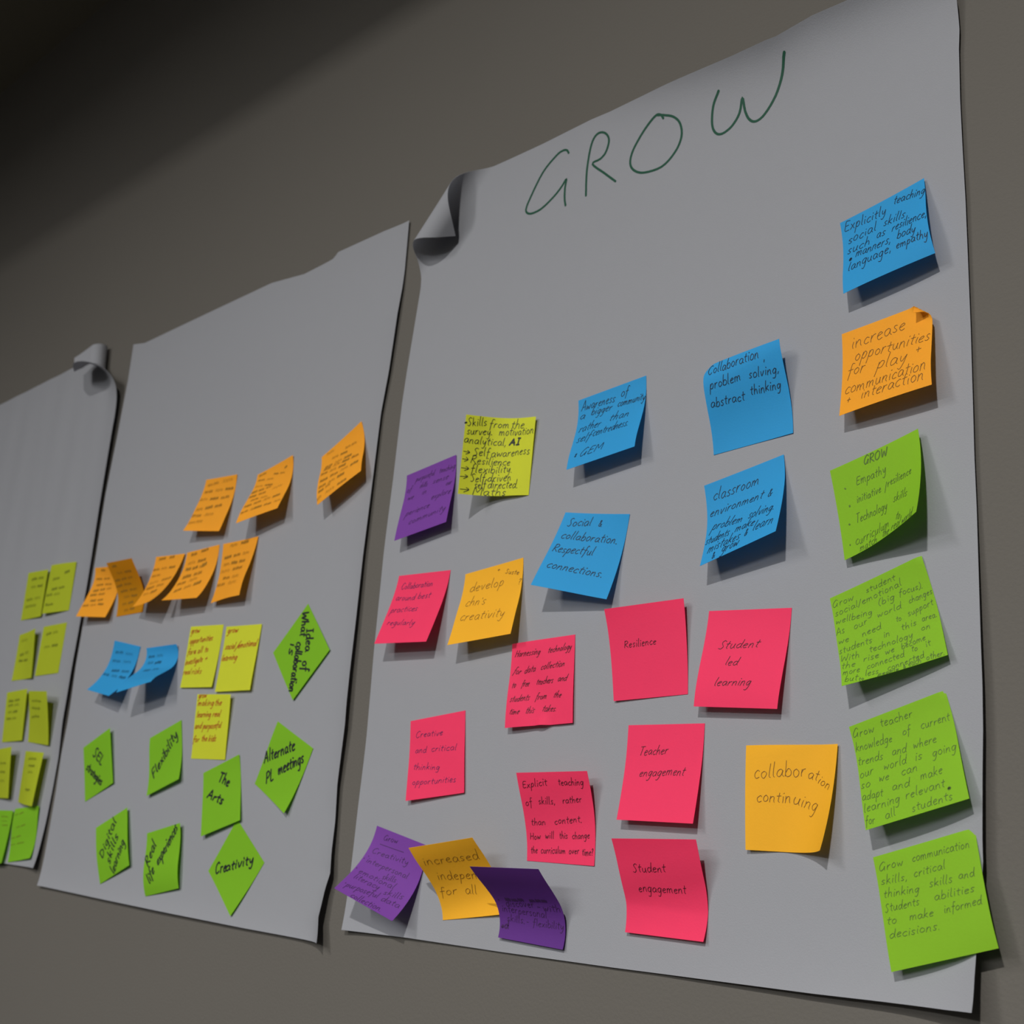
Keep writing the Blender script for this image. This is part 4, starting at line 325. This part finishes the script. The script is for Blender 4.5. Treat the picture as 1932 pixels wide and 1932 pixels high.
'k5':{'P':[-1812.607,112.7173,0.0466,0.6018,-0.0811,-0.0808,-0.0776,-0.0721,-0.0643],'base':2.04,'cd':[[0.2,-0.6],[-0.01,-0.36],[-0.15,0.26],[0.1,0.65]],'s':1,'c':'yellowgreen','i':'faintolive','l':'yellow-green sticky note in the third row of the far left sheet,the left one','g':'sticky notes on the far left sheet','t':[[-27.5,14.5,-9.4,14.3,5.14,'~~',0.432],[-4.3,14.3,13.4,14.1,5.08,'~',0.432],[-26.9,4.4,-10.5,4.4,5.14,'~',0.432],[-5.9,4.4,10.3,4.4,5.09,'~~~',0.432],[-27.1,21.2,-9.1,21.3,5.21,'~~~',0.432],[-4.1,21.3,13.5,21.4,5.15,'~~',0.432],[-28.6,-5.5,-12.0,-5.7,5.07,'~~',0.432],[-7.4,-5.8,8.9,-6.1,5.02,'~',0.432]],'sl':0.12},
'k6':{'P':[-1719.6592,109.4906,-0.0416,0.36,-0.1173,-0.1836,-0.2374,-0.2672,-0.28],'base':2.28,'cd':[[0.51,-1.06],[-0.29,0.05],[0.15,-0.05],[-0.23,1.02]],'s':1,'c':'yellowgreen','i':'faintolive','l':'yellow-green sticky note in the third row of the far left sheet,right,top raised','g':'sticky notes on the far left sheet','t':[[-27.4,10.3,8.1,10.6,4.82,'~~~',0.432],[-26.6,21.7,12.9,21.2,4.84,'~~~',0.432],[-27.7,-2.7,3.6,-1.6,4.81,'~~~',0.432]],'sl':0.12},
'k7':{'P':[-1814.4753,28.156,0.0552,0.6735,-0.1618,-0.1576,-0.1474,-0.1304,-0.1077],'base':1.61,'cd':[[1.67,-3.3],[0.44,-1.39],[-0.6,1.11],[-0.65,3.32]],'s':1,'c':'yellowgreen','i':'faintolive','l':'yellow-green sticky note cut by the left image edge in the fourth row','g':'sticky notes on the far left sheet','t':[[-3.1,-0.4,19.3,-1.2,5.02,'~~',0.432],[-5.1,13.2,20.7,12.0,5.04,'~~',0.432],[-10.9,-13.9,19.2,-14.4,5.04,'~',0.432]],'sl':0.12},
'k10':{'P':[-1796.4124,-62.8649,0.088,-0.8121,0.1766,0.1105,0.042,-0.0213,-0.076],'base':3.82,'cd':[[-1.01,2.67],[0.02,-1.47],[-0.36,1.35],[1.2,-2.47]],'s':1,'c':'green','i':'faintolive','l':'green sticky note at the bottom left of the far left sheet,hanging past its edge','g':'sticky notes on the far left sheet','t':[[4.7,22.5,23.9,22.2,1.86,'~',0.432],[1.0,28.7,24.6,28.2,1.85,'~~',0.432],[8.6,16.3,28.3,16.1,1.87,'~~~',0.432]],'sl':0.12},
'gr_arts':{'P':[-1227.4552,17.4897,0.3005,0.245,0.0685,0.0713,0.0814,0.0182,-0.1222],'base':3.0,'cd':[[0.94,-0.43],[-0.37,-0.35],[0.13,0.12],[-0.03,0.61]],'s':2,'c':'green','i':'black','l':'green sticky note reading The Arts in black marker','g':'sticky notes on the middle sheet','t':[[-7.3,19.7,13.5,7.2,6.24,'The',2.3],[-29.4,6.2,2.6,-10.7,5.48,'Arts',2.3]],'sl':0.12},
'k9':{'P':[-1709.9387,-52.5366,0.1219,-0.2562,0.337,0.0719,-0.0677,-0.0153,0.1311],'base':3.85,'cd':[[-4.91,-0.93],[-4.16,-2.77],[-4.56,2.05],[-4.92,0.88]],'s':1,'c':'green','i':'faintolive','l':'green sticky note at the bottom right of the far left sheet,slanting','g':'sticky notes on the far left sheet','t':[[-33.5,27.2,-21.8,28.5,2.16,'~',0.432],[-18.5,28.9,-7.0,30.2,2.15,'~~~',0.432],[-24.1,9.1,-12.3,10.3,2.05,'~',0.432],[-9.0,10.7,2.7,11.9,2.05,'~~~',0.432],[-37.4,-5.7,-24.6,-4.5,2.0,'~',0.432],[-21.1,-4.2,-8.4,-3.0,2.0,'~~~',0.432],[-37.6,-15.2,-23.1,-14.3,1.96,'~',0.432],[-17.2,-14.1,3.6,-13.2,1.97,'~~~',0.432]],'sl':0.12},
'k2':{'P':[-1741.4279,303.3192,0.0038,-1.3435,-0.1035,-0.0988,-0.0756,-0.0214,0.0545],'base':2.28,'cd':[[0.91,-0.24],[0.22,-1.55],[0.16,1.28],[-0.53,0.3]],'s':1,'c':'yellowgreen','i':'faintolive','l':'yellow-green sticky note in the top row of the far left sheet,the right one','g':'sticky notes on the far left sheet','t':[[10.9,19.4,24.3,22.6,6.15,'~~~',0.432],[-22.6,11.6,-1.9,12.7,5.57,'~~',0.432],[-20.2,-4.0,-3.8,-3.3,5.5,'~~~',0.432],[0.6,-3.0,15.9,-2.1,5.47,'~~',0.432],[-34.4,-13.1,-15.6,-12.6,5.47,'~~',0.432],[-10.6,-12.4,6.2,-11.7,5.43,'~',0.432],[-32.4,-26.9,-8.9,-27.4,5.24,'~~~',0.432]],'sl':0.12},
'k8':{'P':[-1718.1226,23.921,-0.0418,1.3724,-0.2866,-0.2335,-0.1544,-0.0351,0.1095],'base':1.82,'cd':[[0.84,-2.01],[0.88,-0.86],[-1.39,1.04],[0.15,1.62]],'s':1,'c':'yellowgreen','i':'faintolive','l':'yellow-green sticky note in the fourth row,touching the green notes below it','g':'sticky notes on the far left sheet','t':[[-4.5,15.5,20.2,16.0,4.71,'~~~',0.432],[-10.5,24.9,21.1,26.1,4.78,'~~~',0.432],[-4.2,5.9,18.4,5.9,4.67,'~',0.432],[0.5,-19.2,19.7,-18.5,4.65,'~~~',0.432]],'sl':0.12}}
FOLD = {'orange_increase': (1, 1, 14.0, 3.8, 1, 2.5), 'green_comm': (1, 1, 7.0, 9.0, -1, .8), 'green_student': (1, 1, 4.0, 5.0, -1, .6), 'green_teacher': (1, 1, 4.0, 5.0, -1, .6), 'blue_collab': (-1, 1, 9.0, 9.0, -1, 1.0)}
def note_fn(key, b):
    fold = FOLD.get(key)
    def fn(u, v):
        u = np.asarray(u, float); v = np.asarray(v, float); eh = np.zeros_like(u * v)
        if fold:
            sx, sz, D, r, sg, km = fold; c = 1 / math.sqrt(2)
            d = ((u * sx - 38) * c + (v * sz - 38) * c) + D
            k = np.maximum(d, 0) / r
            ex = np.maximum(k - km, 0) * r; k = np.minimum(k, km)
            nd = np.where(d > 0, r * np.sin(k) + ex * np.cos(k), d); eh = np.where(d > 0, (r * (1 - np.cos(k)) + ex * np.sin(k)) * sg, 0.0)
            u = u + (nd - d) * c * sx; v = v + (nd - d) * c * sz
        if key == 'pink_harness':
            eh = eh + 3.2 * np.exp(-(((u - 4) / 5.0) ** 2 + ((v + 39) / 7.0) ** 2)) - 1.0 * np.exp(-(((u - 13) / 6.0) ** 2 + ((v + 38) / 6.0) ** 2))
        if key == 'pink_student':
            eh = eh + np.maximum(-(v + 17 + u * .03), 0) * .16
        P = surf(b['P'], u, v, b['base'], b['cd']); P[..., 1] = np.minimum(P[..., 1] - eh, -1.2)
        return P
    return fn
for i, (key, b) in enumerate(NOTES.items()):
    fn = note_fn(key, b); n = 27 if (key in FOLD or key.startswith('pink')) else 21
    if b['s'] == 1: n = 17
    g = np.linspace(-38, 38, n); U, Vv = np.meshgrid(g, g)
    V, F, rim = sheet_mesh(fn(U, Vv), 0.16)
    ctr = np.array([b['P'][0], -b['base'], b['P'][1]]) * MM
    o = link_mesh('sticky_note', V - ctr, F, NOTE[b['c']], None, tuple(ctr), rim=rim)
    tag(o, b['l'], 'sticky note', b['g'])
    rng = np.random.default_rng(100 + i); Vr, Fr = [], []
    for (u0, v0, u1, v1, xh, text, sw) in b['t']:
        st, W = strokes(text, rng, slant=b['sl'], jit=.045)
        d = np.array([u1 - u0, v1 - v0]); L = np.hypot(*d) or 1.0; d = d / L; nrm = np.array([-d[1], d[0]])
        for s in st:
            q = np.array([u0, v0]) + np.outer(s[:, 0] / max(W, .3) * L, d) + np.outer(s[:, 1] * xh, nrm)
            q = np.clip(q, -37.7, 37.7)
            ribbon(q, sw, fn, Vr, Fr)
    if Vr: link_mesh('writing', np.array(Vr) - ctr, Fr, INK[b['i']], o)
